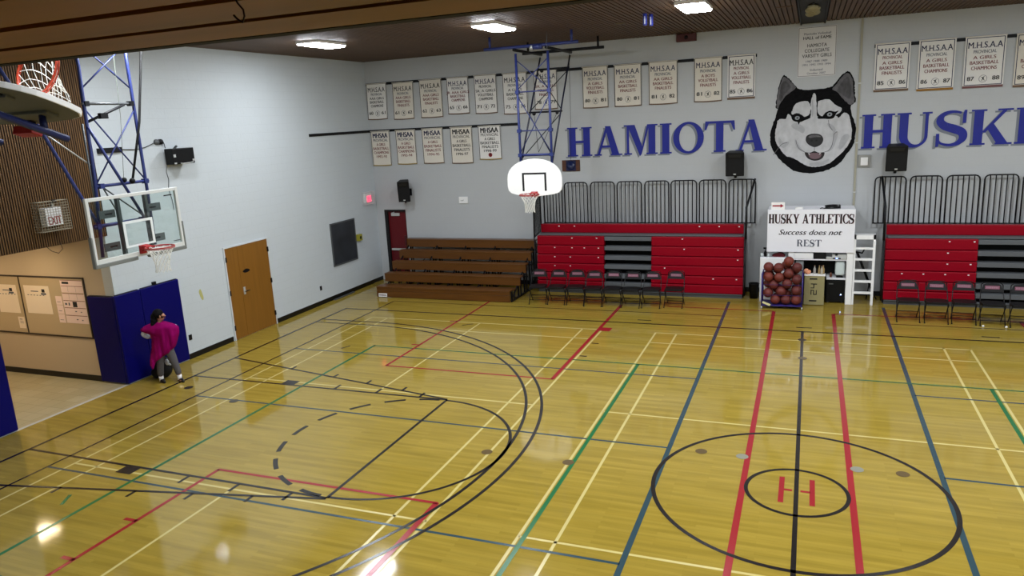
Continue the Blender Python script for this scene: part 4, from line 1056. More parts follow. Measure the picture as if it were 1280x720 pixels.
# painted dog head
HUSKY = {
    'outline': [(-0.921, 3.949), (-0.918, 4.142), (-0.864, 4.351), (-0.805, 4.52), (-0.762, 4.7), (-0.799, 4.728), (-0.809, 4.816), (-0.786, 5.048), (-0.741, 5.307), (-0.683, 5.452), (-0.638, 5.516), (-0.575, 5.475), (-0.464, 5.371), (-0.327, 5.199), (-0.225, 5.152), (-0.011, 5.132), (0.235, 5.143), (0.443, 5.174), (0.544, 5.262), (0.642, 5.401), (0.741, 5.484), (0.801, 5.512), (0.879, 5.457), (0.946, 5.326), (0.972, 5.126), (0.985, 4.98), (1.004, 4.798), (0.913, 4.693), (0.941, 4.508), (1.005, 4.321), (1.041, 4.135), (1.025, 3.876), (0.983, 3.728), (0.859, 3.544), (0.727, 3.34), (0.556, 3.219), (0.345, 3.14), (0.13, 3.106), (-0.124, 3.112), (-0.346, 3.175), (-0.534, 3.316), (-0.706, 3.496), (-0.84, 3.675), (-0.911, 3.833)],
    'earl': [(-0.771, 5.047), (-0.722, 5.287), (-0.665, 5.433), (-0.63, 5.478), (-0.556, 5.425), (-0.452, 5.326), (-0.352, 5.208), (-0.439, 5.121), (-0.581, 5.017), (-0.658, 4.909), (-0.721, 4.811), (-0.748, 4.725), (-0.785, 4.746), (-0.794, 4.815)],
    'earr': [(0.48, 5.12), (0.563, 5.217), (0.66, 5.363), (0.743, 5.444), (0.803, 5.469), (0.867, 5.414), (0.92, 5.292), (0.941, 5.128), (0.959, 4.946), (0.983, 4.806), (0.911, 4.722), (0.823, 4.771), (0.697, 4.906), (0.588, 5.041)],
    'face': [(-0.804, 4.022), (-0.788, 4.252), (-0.741, 4.441), (-0.566, 4.463), (-0.514, 4.581), (-0.421, 4.482), (-0.364, 4.392), (-0.218, 4.371), (-0.024, 4.452), (0.016, 4.555), (0.001, 4.779), (0.024, 4.945), (0.056, 5.036), (0.091, 5.033), (0.124, 4.921), (0.137, 4.735), (0.159, 4.51), (0.226, 4.44), (0.438, 4.415), (0.575, 4.49), (0.647, 4.431), (0.747, 4.536), (0.87, 4.493), (0.915, 4.325), (0.956, 4.102), (0.947, 3.916), (0.852, 3.714), (0.719, 3.549), (0.549, 3.383), (0.375, 3.293), (0.161, 3.252), (-0.021, 3.284), (-0.206, 3.385), (-0.355, 3.486), (-0.541, 3.55), (-0.674, 3.709), (-0.771, 3.867)],
    'browl': [(-0.418, 4.652), (-0.392, 4.744), (-0.322, 4.827), (-0.198, 4.865), (-0.073, 4.858), (-0.013, 4.773), (0.002, 4.63), (-0.027, 4.538), (-0.132, 4.487), (-0.177, 4.527), (-0.261, 4.576), (-0.351, 4.581), (-0.405, 4.557), (-0.442, 4.596)],
    'browr': [(0.161, 4.771), (0.176, 4.844), (0.28, 4.875), (0.42, 4.874), (0.511, 4.788), (0.601, 4.71), (0.708, 4.649), (0.677, 4.558), (0.574, 4.508), (0.537, 4.565), (0.431, 4.608), (0.328, 4.546), (0.277, 4.486), (0.205, 4.527), (0.159, 4.622)],
    'eyel': [(-0.435, 4.483), (-0.386, 4.545), (-0.3, 4.563), (-0.205, 4.528), (-0.124, 4.468), (-0.004, 4.499), (-0.016, 4.444), (-0.165, 4.406), (-0.229, 4.364), (-0.263, 4.305), (-0.287, 4.366), (-0.382, 4.401)],
    'eyer': [(0.268, 4.449), (0.171, 4.472), (0.191, 4.426), (0.315, 4.42), (0.438, 4.407), (0.536, 4.432), (0.581, 4.519), (0.64, 4.597), (0.554, 4.579), (0.448, 4.607), (0.362, 4.574), (0.311, 4.51)],
    'nose': [(-0.086, 3.937), (-0.063, 4.023), (0.025, 4.065), (0.132, 4.068), (0.247, 4.041), (0.314, 3.959), (0.311, 3.865), (0.25, 3.784), (0.126, 3.739), (0.006, 3.793), (-0.061, 3.86)],
    'nosehi': [(-0.026, 3.999), (0.044, 4.034), (0.133, 4.038), (0.223, 4.019), (0.271, 3.98), (0.189, 3.983), (0.1, 3.979), (0.021, 3.967)],
    'mouth': [(-0.093, 3.62), (0.023, 3.609), (0.126, 3.644), (0.228, 3.602), (0.356, 3.606), (0.339, 3.5), (0.27, 3.433), (0.141, 3.406), (0.01, 3.448), (-0.065, 3.52)],
    'tongue': [(-0.002, 3.579), (0.131, 3.598), (0.286, 3.57), (0.254, 3.479), (0.14, 3.448), (0.03, 3.486)],
    'irisl': (-0.297,4.469,0.065,0.052),
    'irisr': (0.441,4.518,0.067,0.056),
    'lineA': [(-0.313, 3.926), (-0.284, 3.811), (-0.223, 3.713), (-0.086, 3.62)],
    'lineB': [(0.356, 3.613), (0.45, 3.652), (0.517, 3.752), (0.548, 3.931), (0.558, 4.036), (0.626, 4.097)],
    'lineC': [(0.122, 3.747), (0.126, 3.636)],
    'lineD': [(0.422, 4.386), (0.444, 4.254), (0.519, 4.139)],
    'lineE': [(-0.838, 3.578), (-0.659, 3.824), (-0.513, 3.876)],
}
SHADE = [[(-0.433, 4.293), (-0.344, 4.346), (-0.198, 4.294), (-0.115, 4.185), (-0.155, 4.092), (-0.266, 4.153), (-0.376, 4.215)], [(-0.333, 3.965), (-0.279, 3.887), (-0.21, 3.751), (-0.098, 3.651), (-0.177, 3.646), (-0.282, 3.734), (-0.337, 3.851)], [(0.543, 4.082), (0.626, 4.108), (0.649, 4.04), (0.608, 3.854), (0.537, 3.687), (0.416, 3.615), (0.499, 3.745), (0.556, 3.912)], [(0.407, 4.312), (0.514, 4.262), (0.596, 4.154), (0.557, 4.081), (0.483, 4.159), (0.417, 4.237)], [(-0.715, 4.019), (-0.624, 3.9), (-0.477, 3.894), (-0.511, 3.799), (-0.62, 3.745), (-0.711, 3.845)], [(0.736, 3.962), (0.855, 4.031), (0.904, 3.955), (0.814, 3.771), (0.714, 3.662), (0.676, 3.739)], [(0.014, 3.341), (0.157, 3.375), (0.335, 3.389), (0.476, 3.442), (0.409, 3.33), (0.197, 3.267), (0.052, 3.282)], [(0.026, 4.778), (0.039, 4.907), (0.065, 4.776), (0.073, 4.552), (0.04, 4.479)], [(0.547, 4.768), (0.635, 4.737), (0.68, 4.65), (0.606, 4.599), (0.54, 4.658)], [(-0.393, 4.763), (-0.303, 4.788), (-0.247, 4.718), (-0.31, 4.646), (-0.383, 4.665)]]
EARCORE = [[(-0.69, 5.304), (-0.62, 5.374), (-0.524, 5.312), (-0.471, 5.216), (-0.548, 5.127), (-0.635, 5.02), (-0.694, 4.911), (-0.732, 4.951), (-0.715, 5.156)], [(0.586, 5.077), (0.681, 5.271), (0.78, 5.373), (0.85, 5.333), (0.885, 5.168), (0.9, 4.967), (0.864, 4.86), (0.747, 4.94), (0.651, 5.019)]]
t = thing('dog_painting', 'black and white husky head painted large on the back wall', 'painting', (.06, YB, 3.1))
fur_black = mat('painted_black_fur', (24, 24, 26), .9, spec=.1, noise=((9, 9, 22), .35)); fur_white = mat('painted_white_fur', (184, 185, 188), .6, noise=((7, 7, 5), .16)); fur_grey = mat('painted_grey_fur', (112, 110, 114), .6, noise=((9, 9, 6), .5))
fur_shade = mat('painted_white_fur_shade', (163, 164, 168), .6, noise=((9, 9, 7), .12)); ear_dark = mat('painted_dark_ear', (92, 90, 94), .7, noise=((9, 9, 6), .5))
def fur(poly, amp, k=5):
    p = smooth_poly(poly, k)
    return [(a + random.uniform(-amp, amp), b + random.uniform(-amp, amp)) for a, b in p]
def flat(name, poly, d, mt, parent=t):
    m = MB(); m.add([PB(a, b, d) for a, b in poly], [tuple(f) for f in tessellate_polygon([[Vector((a, b, 0)) for a, b in poly]])], mt); return m.build(name, parent)
flat('head', fur(HUSKY['outline'], .010), .003, fur_black)
flat('ear', fur(HUSKY['earl'], .006), .004, fur_grey); flat('ear', fur(HUSKY['earr'], .006), .004, fur_grey)
for q in EARCORE: flat('ear_shadow', fur(q, .006), .0046, ear_dark)
fc = flat('face', fur(HUSKY['face'], .008), .004, fur_white)
flat('brow', fur(HUSKY['browl'], .006), .005, fur_white); flat('brow', fur(HUSKY['browr'], .006), .005, fur_white)
for q in SHADE[:-2]: flat('fur_shade', fur(q, .004), .0056, fur_shade, fc)
eye_grey = mat('painted_iris', (178, 184, 190), .5)
for s in 'lr':
    e_ = flat('eye', smooth_poly(HUSKY['eye' + s]), .006, fur_black)
    cx, cz, rx, rz = HUSKY['iris' + s]; cir = lambda f: [(cx + rx * f * math.cos(a * PI / 10), cz + rz * f * math.sin(a * PI / 10)) for a in range(20)]
    flat('iris', cir(.88), .007, eye_grey, e_); flat('pupil', cir(.34), .008, fur_black, e_)
ns = flat('nose', smooth_poly(HUSKY['nose']), .006, mat('painted_nose', (34, 33, 36), .5)); flat('nose_highlight', smooth_poly(HUSKY['nosehi']), .007, fur_grey, ns)
cx = sum(p[0] for p in HUSKY['nose']) / 11; cz = sum(p[1] for p in HUSKY['nose']) / 11
for s in (-1, 1): flat('nostril', [(cx + s * .055 + .03 * math.cos(a * PI / 6), cz - .02 + .022 * math.sin(a * PI / 6)) for a in range(12)], .008, mat('nostril_black', (8, 8, 9), .6), ns)
mo = flat('mouth', smooth_poly(HUSKY['mouth']), .006, mat('painted_mouth', (40, 30, 34), .6)); flat('tongue', smooth_poly(HUSKY['tongue']), .007, mat('painted_tongue', (142, 112, 120), .6), mo)
m = MB()
for q in ((-.085, 0), (.085, 0)):
    a, b = HUSKY['tongue'][1][0] + q[0] * 1.6, HUSKY['tongue'][1][1]
    m.add([PB(a - .02, b + .0, .0085), PB(a + .02, b + .0, .0085), PB(a + (.03 if q[0] < 0 else -.03), b - .055, .0085)], [(0, 1, 2)], fur_white)
m.build('tooth', mo)
m = MB()
for k in ('lineA', 'lineB', 'lineC', 'lineD', 'lineE'):
    p = smooth_poly(HUSKY[k], 5, closed=False)
    for a, b in zip(p, p[1:]):
        d = Vector((b[0] - a[0], b[1] - a[1])).normalized(); n = Vector((-d.y, d.x)) * .006
        m.add([PB(a[0] + n.x, a[1] + n.y, .006), PB(b[0] + n.x, b[1] + n.y, .006), PB(b[0] - n.x, b[1] - n.y, .006), PB(a[0] - n.x, a[1] - n.y, .006)], [(0, 1, 2, 3)], fur_grey)
m.build('muzzle_line', t)

# hall of fame sign
t = thing('wall_sign', 'white HALL of FAME sign above the dog painting', 'sign', (.1, YB, 5.44))
m = MB(); m.box((-.33, YB - .02, 5.44), (.53, YB, 6.6), mat('sign_white', (206, 204, 202), .6)); bd = m.build('board', t)
m = MB(); P = back_plane(YB - .0205)
for (a, b, c, d) in ((-.32, 5.455, .52, 5.463), (-.32, 6.577, .52, 6.585), (-.32, 5.455, -.312, 6.585), (.512, 5.455, .52, 6.585)): m.add([P(a, b), P(c, b), P(c, d), P(a, d)], [(0, 1, 2, 3)], ink_black)
m.build('border', bd)
for s, z, h, w, bo in (('Manitoba Volleyball', 6.44, .055, .6, 0), ('HALL of FAME', 6.345, .075, .63, .03), ('HAMIOTA', 6.17, .085, .44, .005), ('COLLEGIATE', 6.05, .085, .55, .005), ('VARSITY GIRLS', 5.93, .085, .66, .005), ('1987 1988 1989', 5.80, .05, .48, 0), ('1991 1992 1993 1994', 5.72, .05, .64, 0), ('Inducted', 5.60, .06, .28, 0), ('October 2007', 5.52, .05, .42, 0)):
    m = MB(); m.text(s, P, .1, z, h, ink_black if bo else ink_grey, w=w, bold=max(bo, .015)); m.build('text_line', bd)
# conduit and electrical box
t = thing('conduit', 'pale vertical conduit running down the back wall beside the dog painting', 'pipe', (1.05, YB, 2.2))
m = MB(); m.box((1.05, YB - .03, 2.2), (1.10, YB, ZC), mat('cream_conduit', (206, 202, 180), .5)); m.build('channel', t)
for z in (2.6, 3.8, 5.2):
    m = MB(); m.box((1.035, YB - .034, z), (1.115, YB, z + .03), light_metal); m.build('strap', t)
t = thing('electrical_box', 'white electrical box beside the conduit, under the letter H', 'box', (1.26, YB, 3.23))
m = MB(); m.box((1.125, YB - .06, 3.23), (1.40, YB, 3.52), mat('pale_grey_box', (186, 186, 180), .5)); m.build('case', t, bevel=.006)
m = MB(); m.box((1.18, YB - .085, 3.27), (1.34, YB - .06, 3.46), white_paint); m.build('cover', t, bevel=.006)
# plaque, thermostat, red box
t = thing('wall_plaque', 'brown wooden plaque with a blue disc below the first letter of HAMIOTA', 'plaque', (-6.18, YB, 3.29))
m = MB(); m.box((-6.44, YB - .03, 3.295), (-5.925, YB, 3.605), mat('plaque_wood', (106, 62, 40), .5, noise=((3, 3, 20), .2))); m.build('board', t)
m = MB(); m.box((-6.32, YB - .045, 3.31), (-6.04, YB - .03, 3.595), mat('plaque_blue', (24, 34, 84), .4)); m.lathe([(.125, -.0), (.11, -.02), (.0, -.035)], (-6.18, YB - .045, 3.45), mat('plaque_disc', (28, 44, 96), .3), 20, axis='y'); m.build('disc', t)
t = thing('thermostat', 'small white thermostat plate on the wall above the wooden bleacher', 'thermostat', (-9.57, YB, 2.42))
m = MB(); m.box((-9.71, YB - .04, 2.42), (-9.42, YB, 2.62), white_paint); m.build('case', t, bevel=.008)
m = MB(); m.tube([(-9.65, YB - .042, 2.51), (-9.6, YB - .042, 2.5), (-9.55, YB - .042, 2.525)], .006, dark_steel, n=5); m.build('dial', t)
t = thing('alarm_box', 'dark red box on the back wall touching the ceiling', 'box', (-3.0, YB, 6.5))
m = MB(); m.box((-3.25, YB - .12, 6.5), (-2.75, YB, 6.69), mat('dark_red_box', (96, 34, 26), .5)); m.build('case', t, bevel=.008)
m = MB(); m.lathe([(.05, 0), (.035, -.012)], (-3.0, YB - .12, 6.6), black_plastic, 14, axis='y'); m.build('grille', t)

# loudspeakers
def wall_speaker(name, label, x, z0, h, w, d, yaw, pitch):
    t = local_thing('loudspeaker', label, 'loudspeaker', (x, YB, z0 + h / 2), 'wall loudspeakers')
    R = Euler((pitch, 0, yaw)).to_matrix()
    c0 = Vector((0, -d / 2 - .18, 0))
    m = MB(); a = w / 2; b = h / 2
    pts = [(-a, -d / 2), (a, -d / 2), (a * .72, d / 2), (-a * .72, d / 2)]
    vs = [c0 + R @ Vector((p, q, r)) for r in (-b, b) for p, q in pts]
    m.add(vs, [(3, 2, 1, 0), (4, 5, 6, 7), (0, 1, 5, 4), (1, 2, 6, 5), (2, 3, 7, 6), (3, 0, 4, 7)], black_plastic); m.build('cabinet', t, bevel=.02, seg=3)
    m = MB()
    vs = [c0 + R @ Vector((p, -d / 2 - .006, r)) for p, r in ((-a * .9, -b * .92), (a * .9, -b * .92), (a * .9, b * .45), (-a * .9, b * .45))]
    m.add(vs, [(0, 1, 2, 3)], mat('speaker_grille', (5, 5, 6), .8))
    m.build('grille', t)
    m = MB(); vs = [c0 + R @ Vector((p, -d / 2 - .006, r)) for p, r in ((-a * .6, b * .6), (a * .6, b * .6), (a * .7, b * .85), (-a * .7, b * .85))]; m.add(vs, [(0, 1, 2, 3)], mat('speaker_horn', (16, 16, 18), .4)); m.build('horn', t)
    m = MB(); vs = [c0 + R @ Vector((p, -d / 2 - .008, r)) for p, r in ((-.03, -b * .86), (.03, -b * .86), (.03, -b * .76), (-.03, -b * .76))]; m.add(vs, [(0, 1, 2, 3)], light_metal); m.build('badge', t)
    m = MB(); m.tube([Vector((0, 0, -b * .3)), c0 + R @ Vector((0, d / 2, -b * .3))], .03, dark_steel); m.box((-.06, -.02, -b * .6), (.06, 0, b * .1), dark_steel); m.tube([c0 + R @ Vector((0, 0, -b)), c0 + R @ Vector((0, 0.02, -b - .07))], .035, dark_steel); m.build('bracket', t)
wall_speaker('s', 'black loudspeaker below the last letter of HAMIOTA', -1.73, 3.12, .60, .46, .36, 0, .12)
wall_speaker('s', 'black loudspeaker below the letters HU, right of the dog painting', 1.92, 3.16, .60, .46, .36, 0, .12)
wall_speaker('s', 'black loudspeaker tilted above the red door in the corner', -11.36, 2.55, .62, .36, .34, .35, .15)

# ============================================================ ON THE LEFT WALL
PLW = left_plane(XL)
t = thing('sound_box', 'black box mounted high on the white left wall beside the hoop tower', 'loudspeaker', (XL, 3.07, 4.24))
m = MB()
vs = [(XL + dx, y, z + (.05 if dx > .1 else 0) * 0) for z in (4.25, 4.58) for dx, y in ((.06, 2.78), (.30, 2.76), (.30, 3.36), (.06, 3.34))]
m.add(vs, [(3, 2, 1, 0), (4, 5, 6, 7), (0, 1, 5, 4), (1, 2, 6, 5), (2, 3, 7, 6), (3, 0, 4, 7)], black_plastic); m.build('cabinet', t, bevel=.015)
m = MB(); m.box((XL, 2.9, 4.35), (XL + .07, 3.2, 4.5), dark_steel); m.bar((XL + .02, 3.1, 4.57), (XL + .1, 3.1, 4.63), .04, .03, grey_steel); m.build('bracket', t)
m = MB(); m.tube([(XL + .31, 2.94, 4.27), (XL + .32, 3.0, 4.262), (XL + .32, 3.22, 4.27), (XL + .31, 3.3, 4.28)], .01, light_metal, n=6); m.box((XL + .3, 2.78, 4.40), (XL + .306, 2.84, 4.46), light_metal); m.box((XL + .3, 2.78, 4.26), (XL + .306, 2.84, 4.29), light_metal); m.box((XL + .3, 3.29, 4.30), (XL + .306, 3.34, 4.34), light_metal); m.build('handle', t)
t = thing('junction_box', 'small grey junction box with cable above the black box on the left wall', 'box', (XL, 2.70, 4.69))
m = MB(); m.lathe([(.06, 0), (.055, .05)], (XL, 2.66, 4.73), grey_steel, 14, axis='x'); m.lathe([(.06, 0), (.055, .05)], (XL, 2.76, 4.73), dark_steel, 14, axis='x'); m.build('case', t)
t = thing('cable', 'thin dark cable strung along the left wall past the black box', 'cable', (XL + .02, 2.4, 4.6))
m = MB(); m.tube([(XL + .02, 1.78, 4.63), (XL + .02, 2.1, 4.61), (XL + .02, 2.35, 4.64), (XL + .02, 2.59, 4.715)], .008, dark_steel, n=5); m.tube([(XL + .02, 2.832, 4.725), (XL + .03, 2.845, 4.68), (XL + .05, 2.835, 4.595)], .008, dark_steel, n=5); m.tube([(XL + .05, 2.8, 4.235), (XL + .02, 2.80, 4.1), (XL + .012, 2.84, 3.95), (XL + .012, 2.80, 3.75), (XL + .012, 2.85, 3.5), (XL + .012, 2.86, 3.3)], .007, grey_steel, n=5); m.build('cable', t)
m = MB(); m.box((XL, 1.22, 4.58), (XL + .05, 1.77, 4.68), dark_steel)
one('wall_channel', m, 'short dark channel on the left wall behind the hoop tower', 'channel', loc=(XL, 1.5, 4.58), bevel=.004)
t = thing('blackboard', 'dark grey board on the left wall near the corner', 'board', (XL, 9.0, .94))
m = MB(); m.box((XL, 8.40, .97), (XL + .02, 9.57, 2.13), mat('slate_grey', (58, 63, 70), .45, noise=((2, 2, 2), .4))); m.build('panel', t)
m = MB()
for a, b, c, d in ((8.36, .93, 8.40, 2.17), (9.57, .93, 9.61, 2.17), (8.40, .93, 9.57, .97), (8.40, 2.13, 9.57, 2.17)): m.box((XL, a, b), (XL + .03, c, d), grey_steel)
m.build('frame', t)
t = thing('alarm_pull', 'small yellow box beside the dark board on the left wall', 'box', (XL, 9.73, 1.46))
m = MB(); m.box((XL, 9.64, 1.46), (XL + .1, 9.84, 1.66), mat('yellow_plastic', (196, 190, 70), .4)); m.build('case', t, bevel=.01)
m = MB(); m.box((XL + .1, 9.70, 1.52), (XL + .106, 9.78, 1.6), dark_steel); m.build('button', t)
for y, z, lb in ((7.65, .47, 'small black outlet right of the oak double door'), (2.78, .48, 'small dark outlet beside the blue wall pads')):
    t = thing('outlet', lb, 'outlet', (XL, y, z - .06), 'wall outlets')
    m = MB(); m.box((XL, y - .045, z - .06), (XL + .012, y + .045, z + .06), dark_steel); m.build('plate', t, bevel=.003)
    m = MB(); m.box((XL + .012, y - .02, z - .035), (XL + .015, y + .02, z - .01), black_plastic); m.box((XL + .012, y - .02, z + .01), (XL + .015, y + .02, z + .035), black_plastic); m.build('socket', t)
m = MB(); m.box((XL + .02, 8.15, 0.001), (XL + .10, 9.15, .03), grey_steel); m.box((XL + .03, 8.17, .03), (XL + .05, 9.13, .035), dark_steel)
one('floor_strip', m, 'loose grey strip lying along the base of the left wall', 'strip', loc=(XL + .06, 8.6, 0))
def cage(t, y0, y1, z0, z1, dep, x0, n, mt):
    m = MB(); r = .004
    for k in range(n + 1):
        y = y0 + (y1 - y0) * k / n; m.tube([(x0, y, z0), (x0 + dep, y, z0), (x0 + dep, y, z1), (x0, y, z1)], r, mt, n=4, cap=False)
        z = z0 + (z1 - z0) * k / n; m.tube([(x0, y0, z), (x0 + dep, y0, z), (x0 + dep, y1, z), (x0, y1, z)], r, mt, n=4, cap=False)
    for q in range(1, 4):
        m.tube([(x0 + dep * q / 4, y0, z0), (x0 + dep * q / 4, y1, z0), (x0 + dep * q / 4, y1, z1), (x0 + dep * q / 4, y0, z1)], r, mt, n=4, closed=True)
    return m.build('wire_cage', t)
cream_wire = mat('cream_wire', (196, 186, 160), .5)
xs = XL + .034
t = thing('exit_sign', 'white EXIT sign in a cream wire cage on the brown slat panel', 'exit sign', (xs, -.04, 3.31))
cage(t, -.32, .25, 3.31, 3.83, .2, xs, 11, cream_wire)
m = MB(); m.box((xs, -.18, 3.40), (xs + .15, .14, 3.71), mat('sign_face', (226, 226, 226), .4)); m.build('case', t, bevel=.006)
m = MB(); P = left_plane(xs + .1505); m.text('EXIT', P, -.02, 3.495, .15, mat('exit_red', (176, 40, 62), .5), w=.24, bold=.03, d=.001); m.build('lettering', t)
m = MB(); m.lathe([(.045, 0), (.035, .05)], (xs + .12, 0.04, 3.80), black_plastic, 10, axis='z'); m.tube([(xs + .1, .02, 3.68), (xs + .1, .02, 3.83)], .02, light_metal); m.build('lamp_head', t)
m = MB(); m.tube([(xs + .004, -.16, 3.03), (xs + .05, -.12, 2.95), (xs + .06, 0.0, 2.89), (xs + .05, .1, 2.95), (xs + .004, .11, 3.06)], .006, dark_steel, n=5)
one('loose_wire', m, 'loose dark wire looping below the caged EXIT sign', 'wire', loc=(xs, 0, 3.0))
t = thing('exit_sign', 'glowing red EXIT sign on the left wall by the corner', 'exit sign', (XL, 10.4, 2.49))
cage(t, 10.13, 10.67, 2.49, 2.86, .14, XL, 8, mat('white_wire', (206, 206, 206), .5))
m = MB(); m.box((XL, 10.24, 2.54), (XL + .07, 10.58, 2.82), white_paint); m.build('case', t, bevel=.006)
m = MB(); P = left_plane(XL + .0705); m.add([P(a, b, .001) for a, b in ((10.33, 2.55), (10.57, 2.55), (10.57, 2.74), (10.33, 2.74))], [(0, 1, 2, 3)], mat('exit_glow', (255, 90, 120), .5, emit=((255, 70, 110), .6))); m.build('lit_panel', t)
m = MB(); m.text('EXIT', P, 10.45, 2.645, .12, mat('exit_letter', (255, 30, 60), .5, emit=((255, 24, 60), .9)), w=.2, bold=.03, d=.002); m.build('lettering', t)

# blue wall pads
def pad(a, b, label, seam_axis=None):
    t = thing('wall_pad', label, 'wall pad', ((a[0] + b[0]) / 2, (a[1] + b[1]) / 2, a[2]), 'blue wall pads')
    m = MB(); m.box(a, b, pad_blue); m.build('cushion', t, bevel=.022, seg=3)
    m = MB(); m.box((a[0] + .006 if b[0] - a[0] < .1 else a[0] + .04, a[1] + .04 if b[0] - a[0] < .1 else a[1] + .006, b[2] - .004), (b[0] - .012 if b[0] - a[0] < .1 else b[0] - .04, b[1] - .04 if b[0] - a[0] < .1 else b[1] - .012, b[2] + .012), dark_steel); m.build('top_strip', t)
PX = XL + .06
pad((XL, 1.0, .03), (PX, 1.62, 1.84), 'blue wall pad at the corridor corner, behind the person')
pad((XL, 1.625, .03), (PX, 2.64, 1.84), 'blue wall pad nearest the oak door')
pad((-13.3, OY1 - .07, .03), (XL - .001, OY1 - .001, 1.82), 'blue wall pad wrapping into the corridor')
pad((XL, -2.6, .03), (PX, OY0 + .01, 1.84), 'blue wall pad at the left edge of the photo')
m = MB(); m.box((XL + .002, 1.98, 1.855), (XL + .05, 2.06, 1.91), black_plastic)
one('clip', m, 'small black clip on top of the blue wall pads', 'clip', loc=(XL + .03, 2.02, 1.855))

# corridor pin board and papers
PA = back_plane(OY1)
t = thing('pin_board', 'tan pin board with dark frame on the corridor wall', 'pin board', (-14.8, OY1, .92))
m = MB(); m.box((-16.6, OY1 - .015, .94), (-13.40, OY1, 2.15), mat('tan_cork', (176, 158, 128), .8)); m.build('panel', t)
m = MB()
for a, b, c, d in ((-16.63, .91, -16.6, 2.18), (-13.4, .91, -13.37, 2.18), (-16.6, .91, -13.4, .94), (-16.6, 2.15, -13.4, 2.18), (-15.26, .94, -15.235, 2.15)): m.box((a, OY1 - .025, b), (c, OY1, d), mat('dark_bronze', (70, 56, 48), .5))
m.build('frame', t)
poster = mat('cream_paper', (222, 208, 190), .8); poster2 = mat('pinkish_paper', (222, 200, 196), .8)
def sheet(a, b, c, d, mt, label, deco=None):
    t = thing('paper_sheet', label, 'paper', ((a + c) / 2, OY1 - .016, b), 'papers on the pin board')
    m = MB(); m.box((a, OY1 - .019, b), (c, OY1 - .0155, d), mt); m.build('sheet', t)
    m = MB(); P = back_plane(OY1 - .0195)
    for (x0, z0, x1, z1, mm) in (deco or []): m.add([P(x0, z0), P(x1, z0), P(x1, z1), P(x0, z1)], [(0, 1, 2, 3)], mm)
    if deco: m.build('print', t)
def chart(a, c, d):
    w = c - a; o = [(c - .22, d - .14, c - .13, d - .07, ink_black), (c - .25, d - .19, c - .1, d - .15, ink_grey)]
    o += [(a + .2, d - .13, a + .42, d - .11, ink_grey)]
    o += [(a + .08 + k * .09, d - .21, a + .13 + k * .09, d - .195, ink_grey) for k in range(6)]
    return o
sheet(-16.0, 1.36, -15.37, 1.97, poster, 'large cream sheet on the left half of the pin board', chart(-16.0, -15.37, 1.97))
sheet(-15.14, 1.38, -14.40, 1.975, poster, 'large cream sheet in the middle, right of the board divider', chart(-15.14, -14.40, 1.975))
sheet(-15.49, 1.03, -15.30, 1.28, poster, 'small sheet beside the board divider, below the cream charts', [(-15.45, 1.14, -15.34, 1.15, ink_grey), (-15.45, 1.18, -15.34, 1.19, ink_grey), (-15.45, 1.22, -15.36, 1.235, ink_grey)])
for k in range(3): sheet(-14.25, 1.215 + .19 * k, -14.07, 1.395 + .19 * k, poster2, 'small sheet %s in the stack left of the notice rows' % ('lowest', 'in the middle', 'topmost')[k], [(-14.22, 1.27 + .19 * k, -14.12, 1.28 + .19 * k, ink_grey)])
rows = [(1.22, 1.385), (1.39, 1.545), (1.55, 1.695), (1.70, 1.845), (1.86, 2.0), (2.0, 2.12)]
nm = ['lowest', 'second lowest', 'third lowest, with a dark picture', 'fourth lowest', 'second highest', 'highest, with a bold heading']
for k, (b, d) in enumerate(rows):
    de = [(-14.03, d - .01, -13.43, d, ink_red)]
    if k == 2: de += [(-13.78, b + .01, -13.66, d - .02, ink_black), (-14.0, b + .05, -13.94, b + .09, ink_grey), (-13.9, b + .04, -13.86, b + .1, ink_grey)]
    elif k == 5: de += [(-13.99, b + .04, -13.8, b + .085, ink_black)]
    elif k in (3, 4): de += [(-13.85, b + .01, -13.845, d - .01, ink_grey), (-13.63, b + .01, -13.625, d - .01, ink_grey)]
    else: de += [(-13.75, b + .07, -13.7, b + .09, ink_grey), (-13.6, b + .06, -13.56, b + .08, ink_grey)]
    sheet(-14.04, b, -13.42, d, poster2, 'wide notice row on the right of the pin board, ' + nm[k], de)

